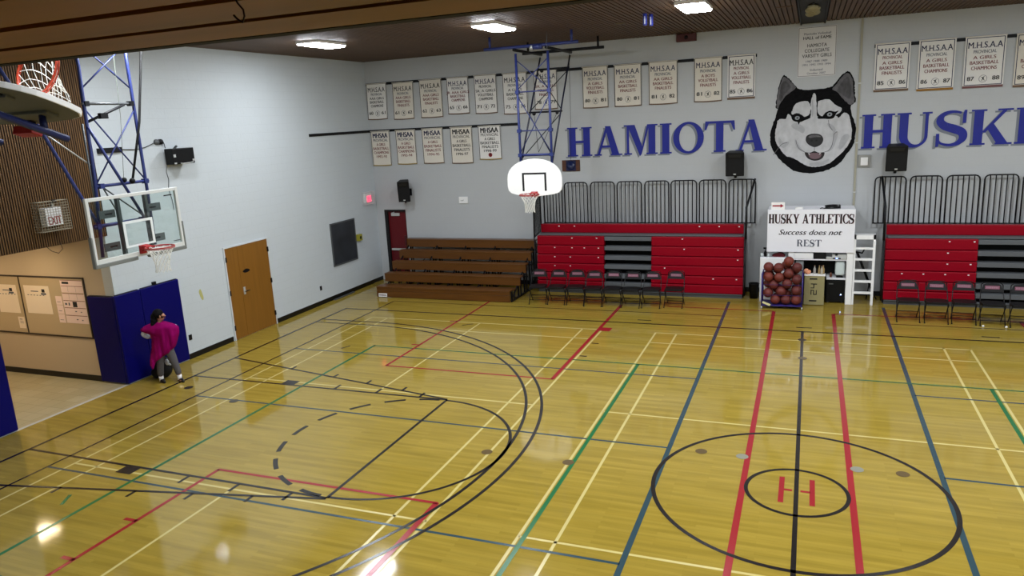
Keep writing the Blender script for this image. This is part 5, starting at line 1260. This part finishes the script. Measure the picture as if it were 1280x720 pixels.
# ============================================================ BASKETBALL HOOPS
def rim_and_net(t, c, f, mt, drop=Vector((0, 0, -1)), netlen=.42, sag=None, seed=3):
    cord = .0055 if sag is None else .0038
    """ring centre c, f = unit vector from board to ring, drop = ring axis"""
    rnd = random.Random(seed)
    s = f.cross(drop).normalized(); R = .228
    pt = lambda a, r, d: c + (f * math.cos(a) + s * math.sin(a)) * r + drop * d
    m = MB()
    m.tube([pt(2 * PI * k / 28, R, 0) for k in range(28)], .0105, mt, n=8, closed=True)
    m.tube([pt(2 * PI * k / 28, R + .004, .02) for k in range(28)], .006, mt, n=6, closed=True)
    for sg in (-1, 1): m.tube([c - f * .36 + s * .06 * sg + drop * .05, pt(PI - .5 * sg, R, .01)], .009, mt, n=6)
    m.tube([c - f * .36 + s * -.07, c - f * R], .02, mt, n=6)
    rm = m.build('rim', t)
    m = MB(); b = c - f * .385
    vs = [b + s * x + drop * z + f * y for y in (0, .05) for x, z in ((-.08, -.03), (.08, -.03), (.08, .11), (-.08, .11))]
    m.add(vs, [(3, 2, 1, 0), (4, 5, 6, 7), (0, 1, 5, 4), (1, 2, 6, 5), (2, 3, 7, 6), (3, 0, 4, 7)], mt)
    vs = [b + s * x + drop * z + f * y for y, z in ((.05, -.03), (.155, -.015), (.155, .03), (.05, .08)) for x in (-.065, .065)]
    m.add(vs, [(0, 1, 3, 2), (2, 3, 5, 4), (4, 5, 7, 6), (6, 7, 1, 0), (0, 2, 4, 6), (1, 7, 5, 3)], mt)
    m.build('rim_mount', t, bevel=.006)
    m = MB(); n, rows = 12, 7
    prof = [R, .19, .158, .135, .12, .112, .112, .118]
    def node(i, j):
        a = 2 * PI * (i + (.5 if j % 2 else 0)) / n
        p = pt(a, prof[j] + rnd.uniform(-.006, .006), netlen * j / rows * (1.0 if sag is None else .42) + rnd.uniform(-.01, .01))
        if sag is not None: p = p + sag * (j / rows) ** 1.4 * netlen
        return p
    N = [[node(i, j) for i in range(n)] for j in range(rows + 1)]
    for j in range(rows):
        for i in range(n):
            k = (i + 1) % n if j % 2 else (i - 1) % n
            m.tube([N[j][i], N[j + 1][i]], cord, net_white, n=4, cap=False); m.tube([N[j][i], N[j + 1][k]], cord, net_white, n=4, cap=False)
    m.build('net', rm)
    return rm

# --- glass backboard on the left wall (local = world coordinates, face x = -10.4)
GX, GY, G0, G1 = -10.4, -.06, 2.89, 3.955
t = thing('glass_basketball_hoop', 'glass backboard with red rim hanging on a blue tower by the left wall', 'basketball hoop', (-10.75, GY, 2.85))
hw = .93
m = MB(); m.box((GX - .028, GY - hw + .05, G0 + .05), (GX - .016, GY + hw - .05, G1 - .05), glass); bd = m.build('glass_panel', t)
m = MB(); fw_ = .055; frame_m = mat('painted_frame_white', (208, 210, 206), .45)
m.box((GX - .05, GY - hw, G0), (GX, GY - hw + fw_, G1), frame_m); m.box((GX - .05, GY + hw - fw_, G0), (GX, GY + hw, G1), frame_m)
m.box((GX - .05, GY - hw + fw_, G0), (GX, GY + hw - fw_, G0 + .09), frame_m); m.box((GX - .05, GY - hw + fw_, G1 - fw_), (GX, GY + hw - fw_, G1), frame_m); m.build('frame', t, bevel=.005)
m = MB(); tape = mat('white_target_tape', (226, 232, 230), .5)
for a, b, c, d in ((-.305, .2, -.255, .64), (.255, .2, .305, .64), (-.255, .595, .255, .64), (-.255, .2, .255, .235)): m.box((GX - .0155, GY + a, G0 + b - .02), (GX - .0135, GY + c, G0 + d - .02), tape)
m.build('target_square', bd)
m = MB(); m.box((GX - .0155, GY + .62, G1 - .13), (GX - .0135, GY + .80, G1 - .11), ink_black); m.box((GX - .0155, GY + .7, G0 + .13), (GX - .0135, GY + .85, G0 + .145), grey_steel); m.build('printed_mark', bd)
m = MB(); pad_grey = mat('grey_edge_pad', (150, 154, 148), .6)
for s in (-1, 1):
    m.box((GX - .062, GY + s * (hw + .022), G0 - .045), (GX + .012, GY + s * (hw - .012), G0 + .46), pad_grey)
    m.box((GX - .062, GY + s * (hw + .02), G0 - .045), (GX + .012, GY + s * .12, G0 + .022), pad_grey)
m.build('edge_pad', t, bevel=.012)
rim_and_net(t, Vector((GX + .385, GY, 3.05)), Vector((1, 0, 0)), red_rim, seed=5)
for s in (-1, 1):
    m = MB(); m.box((GX - .12, GY + s * .28 - .025, G0 + .06), (GX - .055, GY + s * .28 + .025, G1 - .03), grey_steel); m.build('support_channel', t)
    for z in (3.13, 3.66):
        m = MB(); m.box((GX - .135, GY + s * (.45 + .02) - .15, z - .065), (GX - .12, GY + s * (.45 + .02) + .15, z + .065), grey_steel)
        m.box((GX - .1195, GY + s * .45 - .07, z - .014), (GX - .1185, GY + s * .45 + .07, z + .014), dark_steel); m.build('mount_plate', t)
TX = -10.75
yl, yr = (-.36, .50), (.54, .53)
m = MB(); m.tube([(TX, -.44, ZC - .12), (TX, -.40, 6.0), (TX, -.46, 4.2), (TX, -.56, 2.95)], .027, blue_steel, n=10); m.build('mast_tube', t)
m = MB(); m.tube([(TX, .545, ZC - .12), (TX, .54, 6.0), (TX, .545, 4.0), (TX, .53, 2.98)], .027, blue_steel, n=10); m.build('mast_tube', t)
m = MB(); m.tube([(TX - .02, -.49, 5.1), (TX - .02, -.52, 3.5)], .016, grey_steel, n=8); m.build('side_tube', t)
for z, a, b, r, mm in ((4.10, -.44, .60, .026, blue_steel), (5.41, -.46, .55, .022, grey_steel), (3.46, -.62, .42, .03, blue_steel)):
    m = MB(); m.tube([(TX, a, z), (TX, b, z)], r, mm, n=8)
    for q in (a + .07, b - .07): m.box((TX - .045, q - .04, z - .04), (TX + .045, q + .04, z + .04), dark_steel if r < .025 else blue_steel)
    m.build('cross_tube', t)
m = MB(); m.tube([(TX, -.40, 5.13), (TX + .05, .30, 5.39)], .022, dark_steel, n=8); m.box((TX, -.2, 5.17), (TX + .07, -.06, 5.26), dark_steel); m.build('latch_arm', t)
for p, q in (((-.40, 6.40), (.53, 5.66)), ((-.42, 5.64), (.53, 6.36)), ((-.40, 5.30), (.53, 4.14)), ((.53, 5.30), (-.44, 4.14))):
    m = MB(); m.tube([(TX, *p), (TX, *q)], .013, blue_steel, n=6); m.build('cross_brace', t)
m = MB(); m.tube([(TX + .02, -.44, 5.05), (TX + .05, .36, 3.46)], .025, blue_steel, n=8); m.build('diagonal_tube', t)
m = MB(); m.tube([(TX - .03, -.30, 4.05), (TX - .02, -.05, 3.5)], .014, grey_steel, n=6); m.tube([(TX - .03, -.28, 4.05), (TX + .02, .32, 3.55)], .012, grey_steel, n=6); m.build('thin_brace', t)
m = MB(); m.tube([(TX, -2.05, ZC - .1), (TX, -1.24, 5.04), (TX, -.66, 3.74), (TX, -.52, 3.46)], .027, blue_steel, n=8); m.build('side_brace', t)
m = MB(); m.tube([(TX - .04, -1.24, 5.04), (TX - .04, -.46, 4.45)], .012, light_metal, n=6); m.build('thin_brace', t)
m = MB(); m.tube([(TX + .05, .90, ZC - .1), (TX + .05, .81, 6.2), (TX + .05, .56, 5.1), (TX + .05, .22, 4.12)], .021, mat('black_strap', (10, 10, 11), .7), n=6); m.ball((TX + .05, .22, 4.13), .05, black_plastic, 10); m.ball((TX + .05, .06, 4.16), .045, black_plastic, 10); m.build('lift_strap', t)
m = MB(); m.tube([(TX + .02, .30, ZC - .1), (TX + .02, .22, 5.2), (TX + .02, .08, 4.18)], .004, mat('pale_cord', (130, 140, 124), .7), n=5); m.build('lift_cord', t)
m = MB(); m.box((TX - .2, -.9, ZC - .16), (TX - .1, .95, ZC), blue_steel); m.box((TX - .06, -.9, ZC - .14), (TX + .06, .95, ZC - .06), blue_steel); m.box((TX - .03, -.8, ZC - .07), (TX + .03, -.72, ZC), dark_steel); m.box((TX - .03, .75, ZC - .07), (TX + .03, .83, ZC), dark_steel); m.build('ceiling_beam', t)

# --- fan-shaped hoops hung from the ceiling. local: pivot line at z = 0 (x axis), face looks +Y, board bottom at z = -ph
navy_steel = mat('navy_steel', (26, 30, 58), .45)
fan_white = mat('enamel_board_white', (246, 246, 244), .3); fan_back_shade = mat('shaded_board_back', (128, 124, 104), .6)  # board backs darkened in colour, standing in for their unlit side
def fan_poly():
    p = [(-.05, 0), (.05, 0), (.46, .045), (.60, .085), (.665, .15), (.686, .25), (.686, .42)]
    for k in range(1, 16):
        a = PI * k / 16; p.append((.686 * math.cos(a), .42 + .47 * math.sin(a) ** .92))
    return p + [(-.686, .42), (-.686, .25), (-.665, .15), (-.60, .085), (-.46, .045)]
def fan_hoop(label, loc, rot, ph, rear, cat='basketball hoop', rimmat=red_rim, sag=None):
    t = local_thing('fan_basketball_hoop', label, cat, loc, None, rot)
    fy = .2; P = lambda a, b, d=0: Vector((a, fy - .045 + d, b - ph))
    m = MB(); m.prism(fan_poly(), P, .045, fan_white); bd = m.build('backboard', t, bevel=.004)
    m = MB()
    for a, b, c, d in ((-.305, .13, -.255, .565), (.255, .13, .305, .565), (-.255, .52, .255, .565)): m.add([P(a, b, .0465), P(c, b, .0465), P(c, d, .0465), P(a, d, .0465)], [(0, 1, 2, 3)], ink_black)
    m.build('target_square', bd)
    m = MB(); m.prism([(a * .985, .01 + b * .98) for a, b in fan_poly()], lambda a, b, d=0: Vector((a, fy - .0485 + d, b - ph)), .003, fan_back_shade); m.build('back_shade_sheet', t)  # thin sheet added to carry the shade painted on the board's back
    if not rear:
        m = MB(); m.box((-.13, fy - .17, .02 - ph), (.10, fy - .1, .12 - ph), red_rim); m.bar((0, fy - .1, .07 - ph), (0, fy - .049, .07 - ph), .06, .06, dark_steel); m.build('mount_plate', t, bevel=.008)
    m = MB(); m.box((-.45, fy - .075, .16 - ph), (.45, fy - .045, .27 - ph), fan_back_shade); m.box((-.45, fy - .075, .52 - ph), (.45, fy - .045, .60 - ph), fan_back_shade); m.build('back_rib', t, bevel=.008)
    rim_and_net(t, Vector((0, fy + .385, .09 - ph)), Vector((0, 1, 0)), rimmat, seed=8, sag=sag)
    tube_m = blue_steel if rear else mat('shaded_blue_steel', (34, 46, 104), .45, spec=.3)  # folded hoop's masts: same blue paint, darkened in colour for weaker light
    for s in (-1, 1):
        x = s * .395
        m = MB(); m.tube([(x, 0, .02), (x, 0, -ph + .02)], .030, tube_m, n=10); mt_ = m.build('mast_tube', t)
        for z in (.22, .62):
            m = MB(); m.tube([(x, 0, z - ph), (s * .33, fy - .05, z - ph)], .026, tube_m, n=8); m.box((s * .33 - .09, fy - .06, z - ph - .04), (s * .33 + .09, fy - .045, z - ph + .04), dark_steel); m.build('board_bracket', t)
    for z, r in ((-.85, .014), (-1.75, .014), (-2.32, .03)):
        if ph > -z: 
            m = MB(); m.tube([(-.43, 0, z), (.43, 0, z)], r, blue_steel, n=8)
            for s in (-1, 1): m.box((s * .395 - .045, -.045, z - .04), (s * .395 + .045, .045, z + .04), blue_steel)
            m.build('cross_tube', t)
    for a, b in ((-.12, -.8), (-.95, -2.28)):
        for s in (-1, 1):
            m = MB(); m.tube([(s * .395, .0, a), (-s * .395, .0, b)], .011, blue_steel, n=6); m.build('cross_brace', t)
    if rear:   # fixed rear braces, ceiling beams and hangers
        ry = -1.75
        for s in (-1, 1):
            m = MB(); m.tube([(s * .395 , ry, .02), (s * .395, -.04, -ph + .80)], .021, navy_steel, n=8); m.build('rear_brace', t)
            m = MB(); m.tube([(s * .395 + .0, .12, .10), (s * .395, ry - .12, .10)], .034, dark_steel, n=8); m.build('side_beam', t)
        for z, f in ((-.28, .08), (-1.33, .5)):
            k = -z / (ph - .8); yy = ry + (-.04 - ry) * k
            m = MB(); m.tube([(-.43, yy, z), (.43, yy, z)], .022, dark_steel, n=8); m.ball((.3, yy, z - .03), .05, dark_steel, 10); m.ball((-.3, yy, z - .03), .045, dark_steel, 10); m.build('rear_cross_tube', t)
        for a, b in ((-.35, -1.28), (-1.4, -2.4)):
            ka, kb = -a / (ph - .8), -b / (ph - .8); ya, yb = ry + (-.04 - ry) * ka, ry + (-.04 - ry) * kb
            for s in (-1, 1):
                m = MB(); m.tube([(s * .395, ya, a), (-s * .395, yb, b)], .011, dark_steel, n=6); m.build('rear_cross_brace', t)
        for yy, x0, x1, mm, nm in ((.08, -1.15, 1.15, blue_steel, 'front_beam'), (ry - .1, -1.25, .9, dark_steel, 'rear_beam')):
            m = MB(); m.tube([(x0, yy, .16), (x1, yy, .16)], .038, mm, n=10); m.build(nm, t)
            for x in (x0 + .15, x1 - .15):
                m = MB(); m.tube([(x, yy, .18), (x, yy, .43)], .03, mm, n=8); m.build('ceiling_hanger', t)
        m = MB(); m.ball((-.05, .10, .12), .055, light_metal, 12); m.lathe([(.06, 0), (.06, .22)], (-.3, .1, .13), blue_steel, 12, axis='x'); m.build('winch', t)
        m = MB()
        for s in (-1, 1):
            k = 1.33 / (ph - .8); m.tube([(s * .3, ry + (-.04 - ry) * k, -1.36), (0, -.2, -2.27)], .006, dark_steel, n=5)
        m.build('lift_cable', t)
        m = MB(); m.tube([(-.36, ry - .05, .1), (-.34, ry - .06, -1.8), (-.33, ry, -2.6)], .005, dark_steel, n=4); m.build('hanging_cable', t)
    return t
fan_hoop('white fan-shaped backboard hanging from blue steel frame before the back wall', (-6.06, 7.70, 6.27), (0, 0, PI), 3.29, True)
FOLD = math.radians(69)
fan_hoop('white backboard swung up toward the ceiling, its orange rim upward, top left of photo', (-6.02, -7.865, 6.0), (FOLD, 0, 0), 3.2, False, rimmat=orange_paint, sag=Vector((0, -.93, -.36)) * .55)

# ============================================================ ON THE CEILING
t = thing('emergency_lamp', 'small twin blue lamp fixture on the slatted ceiling between two ceiling lights', 'lamp', (-3.05, 6.2, ZC))
for k, (x, y) in enumerate(((-3.09, 6.1), (-3.01, 6.3))):
    m = MB(); m.tube([(x, y, ZC), (x, y, ZC - .22)], .042, mat('blue_lamp_shell', (50, 60, 150), .3), n=12); m.build('shade', t)
    m = MB(); m.tube([(x, y - .035, ZC - .05), (x, y - .035, ZC - .2)], .012, mat('lamp_tube_white', (235, 240, 255), .3), n=8); m.build('tube', t)
m = MB(); m.lathe([(.12, 0), (.12, -.012), (.05, -.025)], (-3.87, 7.3, ZC), mat('cream_disc', (120, 104, 84), .6), 20)
one('ceiling_disc', m, 'flat brown disc on the slatted ceiling right of the hoop frame', 'detector', loc=(-3.87, 7.3, ZC))
m = MB(); m.tube([(-5.57, 7.4, ZC), (-5.57, 7.4, ZC - .2), (-5.6, 7.4, ZC - .26), (-5.57, 7.4, ZC - .34), (-5.59, 7.4, ZC - .4)], .007, grey_steel, n=5)
one('hanging_cord', m, 'short thin cord hanging from the ceiling above the hoop frame', 'cord', loc=(-5.57, 7.4, ZC))
t = thing('divider_curtain', 'bundled cream curtain tucked in the black ceiling slot above the dog painting', 'curtain', (0, 7.9, ZC - .05))
m = MB()
for k in range(6): m.ball((-.02 + .05 * math.sin(k * 2.1), 7.1 + .22 * k, ZC - .075), .13, mat('cream_curtain_cloth', (176, 166, 128), .9, bump=((6, 20, 6), .8)), 12, (.8, 1.2, .5))
m.build('cloth', t)
m = MB(); m.box((-.03, 6.8, ZC - .04), (.01, 8.6, ZC - .021), dark_steel); m.build('track', t)
for x, y in ((-1.2, 8.9), (-.55, 7.2)):
    m = MB(); m.box((x - .16, y - .02, ZC - .012), (x + .16, y + .02, ZC - .001), trim_brown)
    one('ceiling_batten', m, 'thin cross batten on the slatted ceiling, %s' % ('nearer the back wall' if y > 8 else 'nearer the lamps'), 'batten', loc=(x, y, ZC))
# bent wire on the gallery soffit
m = MB(); m.tube([(-.5322, -8.7358, 4.974), (-.5299, -8.7358, 4.9692), (-.5239, -8.7358, 4.9625), (-.5234, -8.7358, 4.9563), (-.5264, -8.7358, 4.9504), (-.5324, -8.7358, 4.9541), (-.5368, -8.7358, 4.9584)], .0010, mat('dark_red_wire', (64, 22, 18), .5), n=6)
one('wire_hook', m, 'small bent dark wire hanging from the wooden soffit at the top of the photo', 'wire', loc=(-.54, -8.736, 4.974))

# ============================================================ THE PERSON
PC = Vector((-11.9, 1.38, 0)); PRT = Vector((.929, .369, 0)); PV = Vector((-.741, .671, 0))   # right, away from the gallery
PQ = lambda u, z, d=0.0: PC + PRT * u + PV * d + Vector((0, 0, z))
skin_m = mat('skin', (172, 122, 98), .55); shirt_m = mat('pale_shirt', (196, 200, 216), .8); trouser_m = mat('grey_trousers', (112, 108, 110), .85, noise=((40, 40, 40), .15))
pink_m = mat('magenta_coat', (172, 0, 112), .85, spec=.1, noise=((9, 9, 3), .14)); hair_m = mat('dark_hair', (12, 10, 12), .75, spec=.15); shoe_m = mat('black_shoe', (14, 14, 15), .4); sock_m = mat('white_sock', (226, 224, 222), .8)
def skin_obj(name, verts, edges, mt, parent, levels=2):
    me = bpy.data.meshes.new(name); o = bpy.data.objects.new(name, me); COL.objects.link(o)
    off = Vector((0, 0, 0))
    if parent is not None: o.parent = parent; off = ORG.get(parent.name, Vector((0, 0, 0))); ORG[o.name] = off
    me.from_pydata([Vector(v[0]) - off for v in verts], edges, []); me.materials.append(mt); me.update()
    sk = o.modifiers.new('skin', 'SKIN'); sk.use_smooth_shade = True; sk.branch_smoothing = .5
    for i, v in enumerate(verts):
        r = v[1]; me.skin_vertices[0].data[i].radius = (r, r) if not isinstance(r, tuple) else r
        me.skin_vertices[0].data[i].use_root = (i == 0)
    sb = o.modifiers.new('subdivision', 'SUBSURF'); sb.levels = levels; sb.render_levels = levels
    return o
pt_ = thing('person', 'person in a magenta coat and grey trousers facing the blue wall pads', 'person', tuple(PC))
V, E = [], []
def chain(start, pts):
    prev = start; ids = []
    for p, r in pts:
        V.append((p, r)); i = len(V) - 1; ids.append(i)
        if prev is not None: E.append((prev, i))
        prev = i
    return ids
pel = chain(None, [(PQ(.03, .76), (.115, .14))])[0]
sp_ = chain(pel, [(PQ(.02, .90), (.095, .125)), (PQ(.005, 1.04), (.10, .14)), (PQ(.0, 1.16), (.09, .13)), (PQ(.005, 1.235), .055), (PQ(.02, 1.285), .045), (PQ(.035, 1.335, .0), .070), (PQ(.035, 1.40, -.005), .088), (PQ(.03, 1.45, -.01), .078)])
# face looks to image right: nose and chin on that side
FD = (PRT * .93 + PV * .36).normalized()
chain(sp_[6], [(PQ(.035, 1.365) + FD * .092, .020), (PQ(.035, 1.358) + FD * .108, .012)])
chain(sp_[5], [(PQ(.035, 1.30) + FD * .07, .028)])
la = chain(sp_[2], [(PQ(-.17, 1.17), .055), (PQ(-.365, 1.02, .02), .042), (PQ(-.23, .92, .10), .032), (PQ(-.19, .905, .14), .022)])
ra = chain(sp_[2], [(PQ(.16, 1.17), .055), (PQ(.33, 1.13, .08), .042), (PQ(.24, .98, .22), .032), (PQ(.20, .96, .25), .022)])
for arm, sgn in ((la, 1), (ra, -1)):
    w = Vector(V[arm[-1]][0]); dr = (w - Vector(V[arm[-2]][0])).normalized(); sd = Vector((0, 0, 1))
    palm = chain(arm[-1], [(w + dr * .05, (.036, .014))])[0]
    for k, L in enumerate((.060, .068, .064, .050)):
        b = w + dr * .075 + sd * (.027 - .018 * k)
        chain(palm, [(b, .0085), (b + dr * L * .5 - PV * .006, .008), (b + dr * L * .95 - PV * .02, .0065)])
    chain(arm[-1], [(w + dr * .03 + sd * .034, .010), (w + dr * .06 + sd * .052, .008)])
ll = chain(pel, [(PQ(-.055, .66), .085), (PQ(-.105, .42, -.02), .055), (PQ(-.135, .10, .03), .036), (PQ(-.135, .035, .03), .034), (PQ(-.105, .022, -.08), .026)])
rl = chain(pel, [(PQ(.115, .66), .085), (PQ(.175, .43, -.02), .055), (PQ(.235, .11, .02), .036), (PQ(.24, .04, .02), .034), (PQ(.27, .026, -.09), .026)])
body = skin_obj('body', V, E, skin_m, pt_)
# face
m = MB()
for s in (-1, 1):
    sd = Vector((-FD.y, FD.x, 0)) * s * .033
    m.ball(PQ(.035, 1.392) + FD * .074 + sd, .009, mat('eye_white', (220, 216, 210), .3), 10); m.ball(PQ(.035, 1.392) + FD * .0805 + sd, .0045, hair_m, 8)
m.build('eyes', pt_)
m = MB(); sd = Vector((-FD.y, FD.x, 0)); m.tube([PQ(.035, 1.325) + FD * .082 - sd * .022, PQ(.035, 1.323) + FD * .092, PQ(.035, 1.325) + FD * .082 + sd * .022], .0065, mat('lips', (150, 78, 76), .5), n=6); m.build('mouth', pt_)
m = MB(); m.ball(PQ(.035, 1.375) - FD * .0 - PV * .083, .022, skin_m, 10, (.9, .5, 1.35)); m.build('ear', pt_)
# hair: cap over the skull and a loose fall behind the neck
m = MB(); m.ball(PQ(.016, 1.425) - FD * .014, .102, hair_m, 20, (1.0, 1.0, .97)); m.ball(PQ(-.03, 1.36) - FD * .03, .085, hair_m, 16, (1, 1, 1.15)); m.ball(PQ(-.06, 1.285) - FD * .03 - PV * .03, .07, hair_m, 14, (1, 1, 1.3)); m.ball(PQ(-.085, 1.235) - FD * .03 - PV * .06, .05, hair_m, 12, (1, 1, 1.3))
m.build('hair', pt_)
# trousers, sleeves, socks, shoes
V, E = [], []
p0 = chain(None, [(PQ(.03, .77), (.135, .16))])[0]
chain(p0, [(PQ(.025, .88), (.125, .15))])
chain(p0, [(PQ(-.06, .64), .105), (PQ(-.105, .42, -.02), .076), (PQ(-.132, .20, .02), .066), (PQ(-.137, .115, .03), .064)])
chain(p0, [(PQ(.12, .65), .105), (PQ(.175, .43, -.02), .078), (PQ(.222, .22, .01), .066), (PQ(.235, .135, .02), .064)])
skin_obj('trousers', V, E, trouser_m, pt_)
V, E = [], []
p0 = chain(None, [(PQ(.01, 1.02), (.115, .15))])[0]
chain(p0, [(PQ(.02, .87), (.12, .15))]); q0 = chain(p0, [(PQ(.0, 1.17), (.10, .14))])[0]
chain(q0, [(PQ(.003, 1.245), .065)])
chain(q0, [(PQ(-.17, 1.15), .058), (PQ(-.365, 1.02, .02), .062), (PQ(-.23, .92, .10), .052)])
chain(q0, [(PQ(.16, 1.155), .058), (PQ(.33, 1.13, .08), .054), (PQ(.25, .98, .21), .044)])
skin_obj('shirt', V, E, shirt_m, pt_)
for u, z, d, ex in ((-.135, .06, .03, .03), (.237, .075, .02, .03)):
    m = MB(); m.lathe([(.04, -.045), (.043, 0), (.046, .06)], PQ(u, z, d), sock_m, 14); m.build('sock', pt_)
for a, b in ((PQ(-.137, .03, .06), PQ(-.085, .028, -.085)), (PQ(.24, .034, .05), PQ(.295, .03, -.09))):
    m = MB(); dr = (b - a).normalized()
    sd = Vector((-dr.y, dr.x, 0)); ring = []
    for k in range(24):
        an = 2 * PI * k / 24; L = (b - a).length / 2 + .035; w = .044 - .008 * math.cos(an)
        ring.append((a + b) / 2 + dr * math.cos(an) * L + sd * math.sin(an) * w)
    vs = [Vector((p.x, p.y, 0.002)) for p in ring] + [Vector((p.x, p.y, .03)) for p in ring] + [((a + b) / 2 + (Vector((p.x, p.y, 0)) - Vector(((a + b).x / 2, (a + b).y / 2, 0))) * .72) * 1 for p in ring]
    for k in range(24): vs[48 + k].z = .062
    fs = [(k, (k + 1) % 24, 24 + (k + 1) % 24, 24 + k) for k in range(24)] + [(24 + k, 24 + (k + 1) % 24, 48 + (k + 1) % 24, 48 + k) for k in range(24)] + [tuple(range(24))[::-1], tuple(range(48, 72))]
    m.add(vs, fs, shoe_m, smooth=True); m.build('shoe', pt_)
# coat: one draped shell held wide over both elbows, one tail hanging low on the left
LB = [(1.262, -.04), (1.245, -.10), (1.225, -.16), (1.19, -.27), (1.15, -.35), (1.12, -.39), (1.085, -.375), (1.05, -.30), (1.01, -.215), (.93, -.19), (.85, -.20), (.75, -.215), (.65, -.245), (.55, -.275), (.48, -.293), (.42, -.30), (.36, -.305)]
RB = [(1.262, .07), (1.245, .12), (1.225, .19), (1.19, .30), (1.15, .35), (1.12, .37), (1.06, .37), (1.01, .36), (.985, .352), (.93, .33), (.85, .30), (.75, .245), (.65, .14), (.55, -.04), (.48, -.17), (.42, -.205), (.36, -.235)]
def interp(T, z):
    for (a, p), (b, q) in zip(T, T[1:]):
        if a >= z >= b: return p + (q - p) * (a - z) / (a - b)
    return T[-1][1] if z < T[-1][0] else T[0][1]
m = MB(); nz, nu = 46, 26; vs = []
for j in range(nz + 1):
    z = 1.262 + (.36 - 1.262) * j / nz; l, r = interp(LB, z), interp(RB, z)
    for i in range(nu + 1):
        f = i / nu; u = l + (r - l) * f
        bulge = -.10 - .085 * math.sin(PI * f) ** .6 + .09 * (abs(2 * f - 1) ** 3)
        fold = .016 * math.sin(u * 34 + 4 * z) * min(1, j / 12) + .010 * math.sin(u * 71 - 3 * z) * min(1, j / 16)
        top = .075 * max(0, 1 - j / 5.0)
        zz = z + (.018 * math.sin(f * 9) if j == nz else 0)
        vs.append(PQ(u, zz, bulge + fold + top))
fs = [(j * (nu + 1) + i, j * (nu + 1) + i + 1, (j + 1) * (nu + 1) + i + 1, (j + 1) * (nu + 1) + i) for j in range(nz) for i in range(nu)]
m.add(vs, fs, pink_m, smooth=True)
co = m.build('coat', pt_)
sd_ = co.modifiers.new('thickness', 'SOLIDIFY'); sd_.thickness = .022; sd_.offset = 0
V, E = [], []
p0 = chain(None, [(PQ(-.05, 1.165, -.02), .068)])[0]; chain(p0, [(PQ(-.19, 1.15, -.02), .064), (PQ(-.32, 1.11, .01), .06), (PQ(-.36, 1.085, .02), .05)])
chain(p0, [(PQ(.10, 1.175, -.02), .068), (PQ(.22, 1.155, .02), .062), (PQ(.335, 1.115, .06), .06), (PQ(.33, 1.05, .12), .055)])
skin_obj('coat_sleeves', V, E, pink_m, pt_)
# backpack on the floor
t = thing('backpack', 'black backpack with a white patch on the floor behind the person', 'bag', tuple(PQ(-.08, 0, .33)))
blk = mat('black_nylon', (13, 14, 18), .7)
m = MB(); m.ball(PQ(-.07, .20, .34), .21, blk, 18, (1.0, .75, .95)); m.ball(PQ(.0, .26, .34), .15, blk, 16, (1, .8, 1.15)); m.ball(PQ(-.2, .11, .32), .12, blk, 14, (1.2, .8, .9)); bg = m.build('sack', t)
m = MB(); m.tube([PQ(-.02, .44, .34), PQ(.0, .50, .33), PQ(.04, .46, .33)], .012, blk, n=6); m.build('handle', t)
m = MB(); m.ball(PQ(.03, .36, .20), .055, mat('white_cloth_patch', (216, 220, 226), .8), 12, (1.0, .5, 1.2)); m.ball(PQ(.08, .31, .20), .04, mat('white_cloth_patch', (216, 220, 226), .8), 10, (1.2, .5, .6)); m.build('white_patch', t)
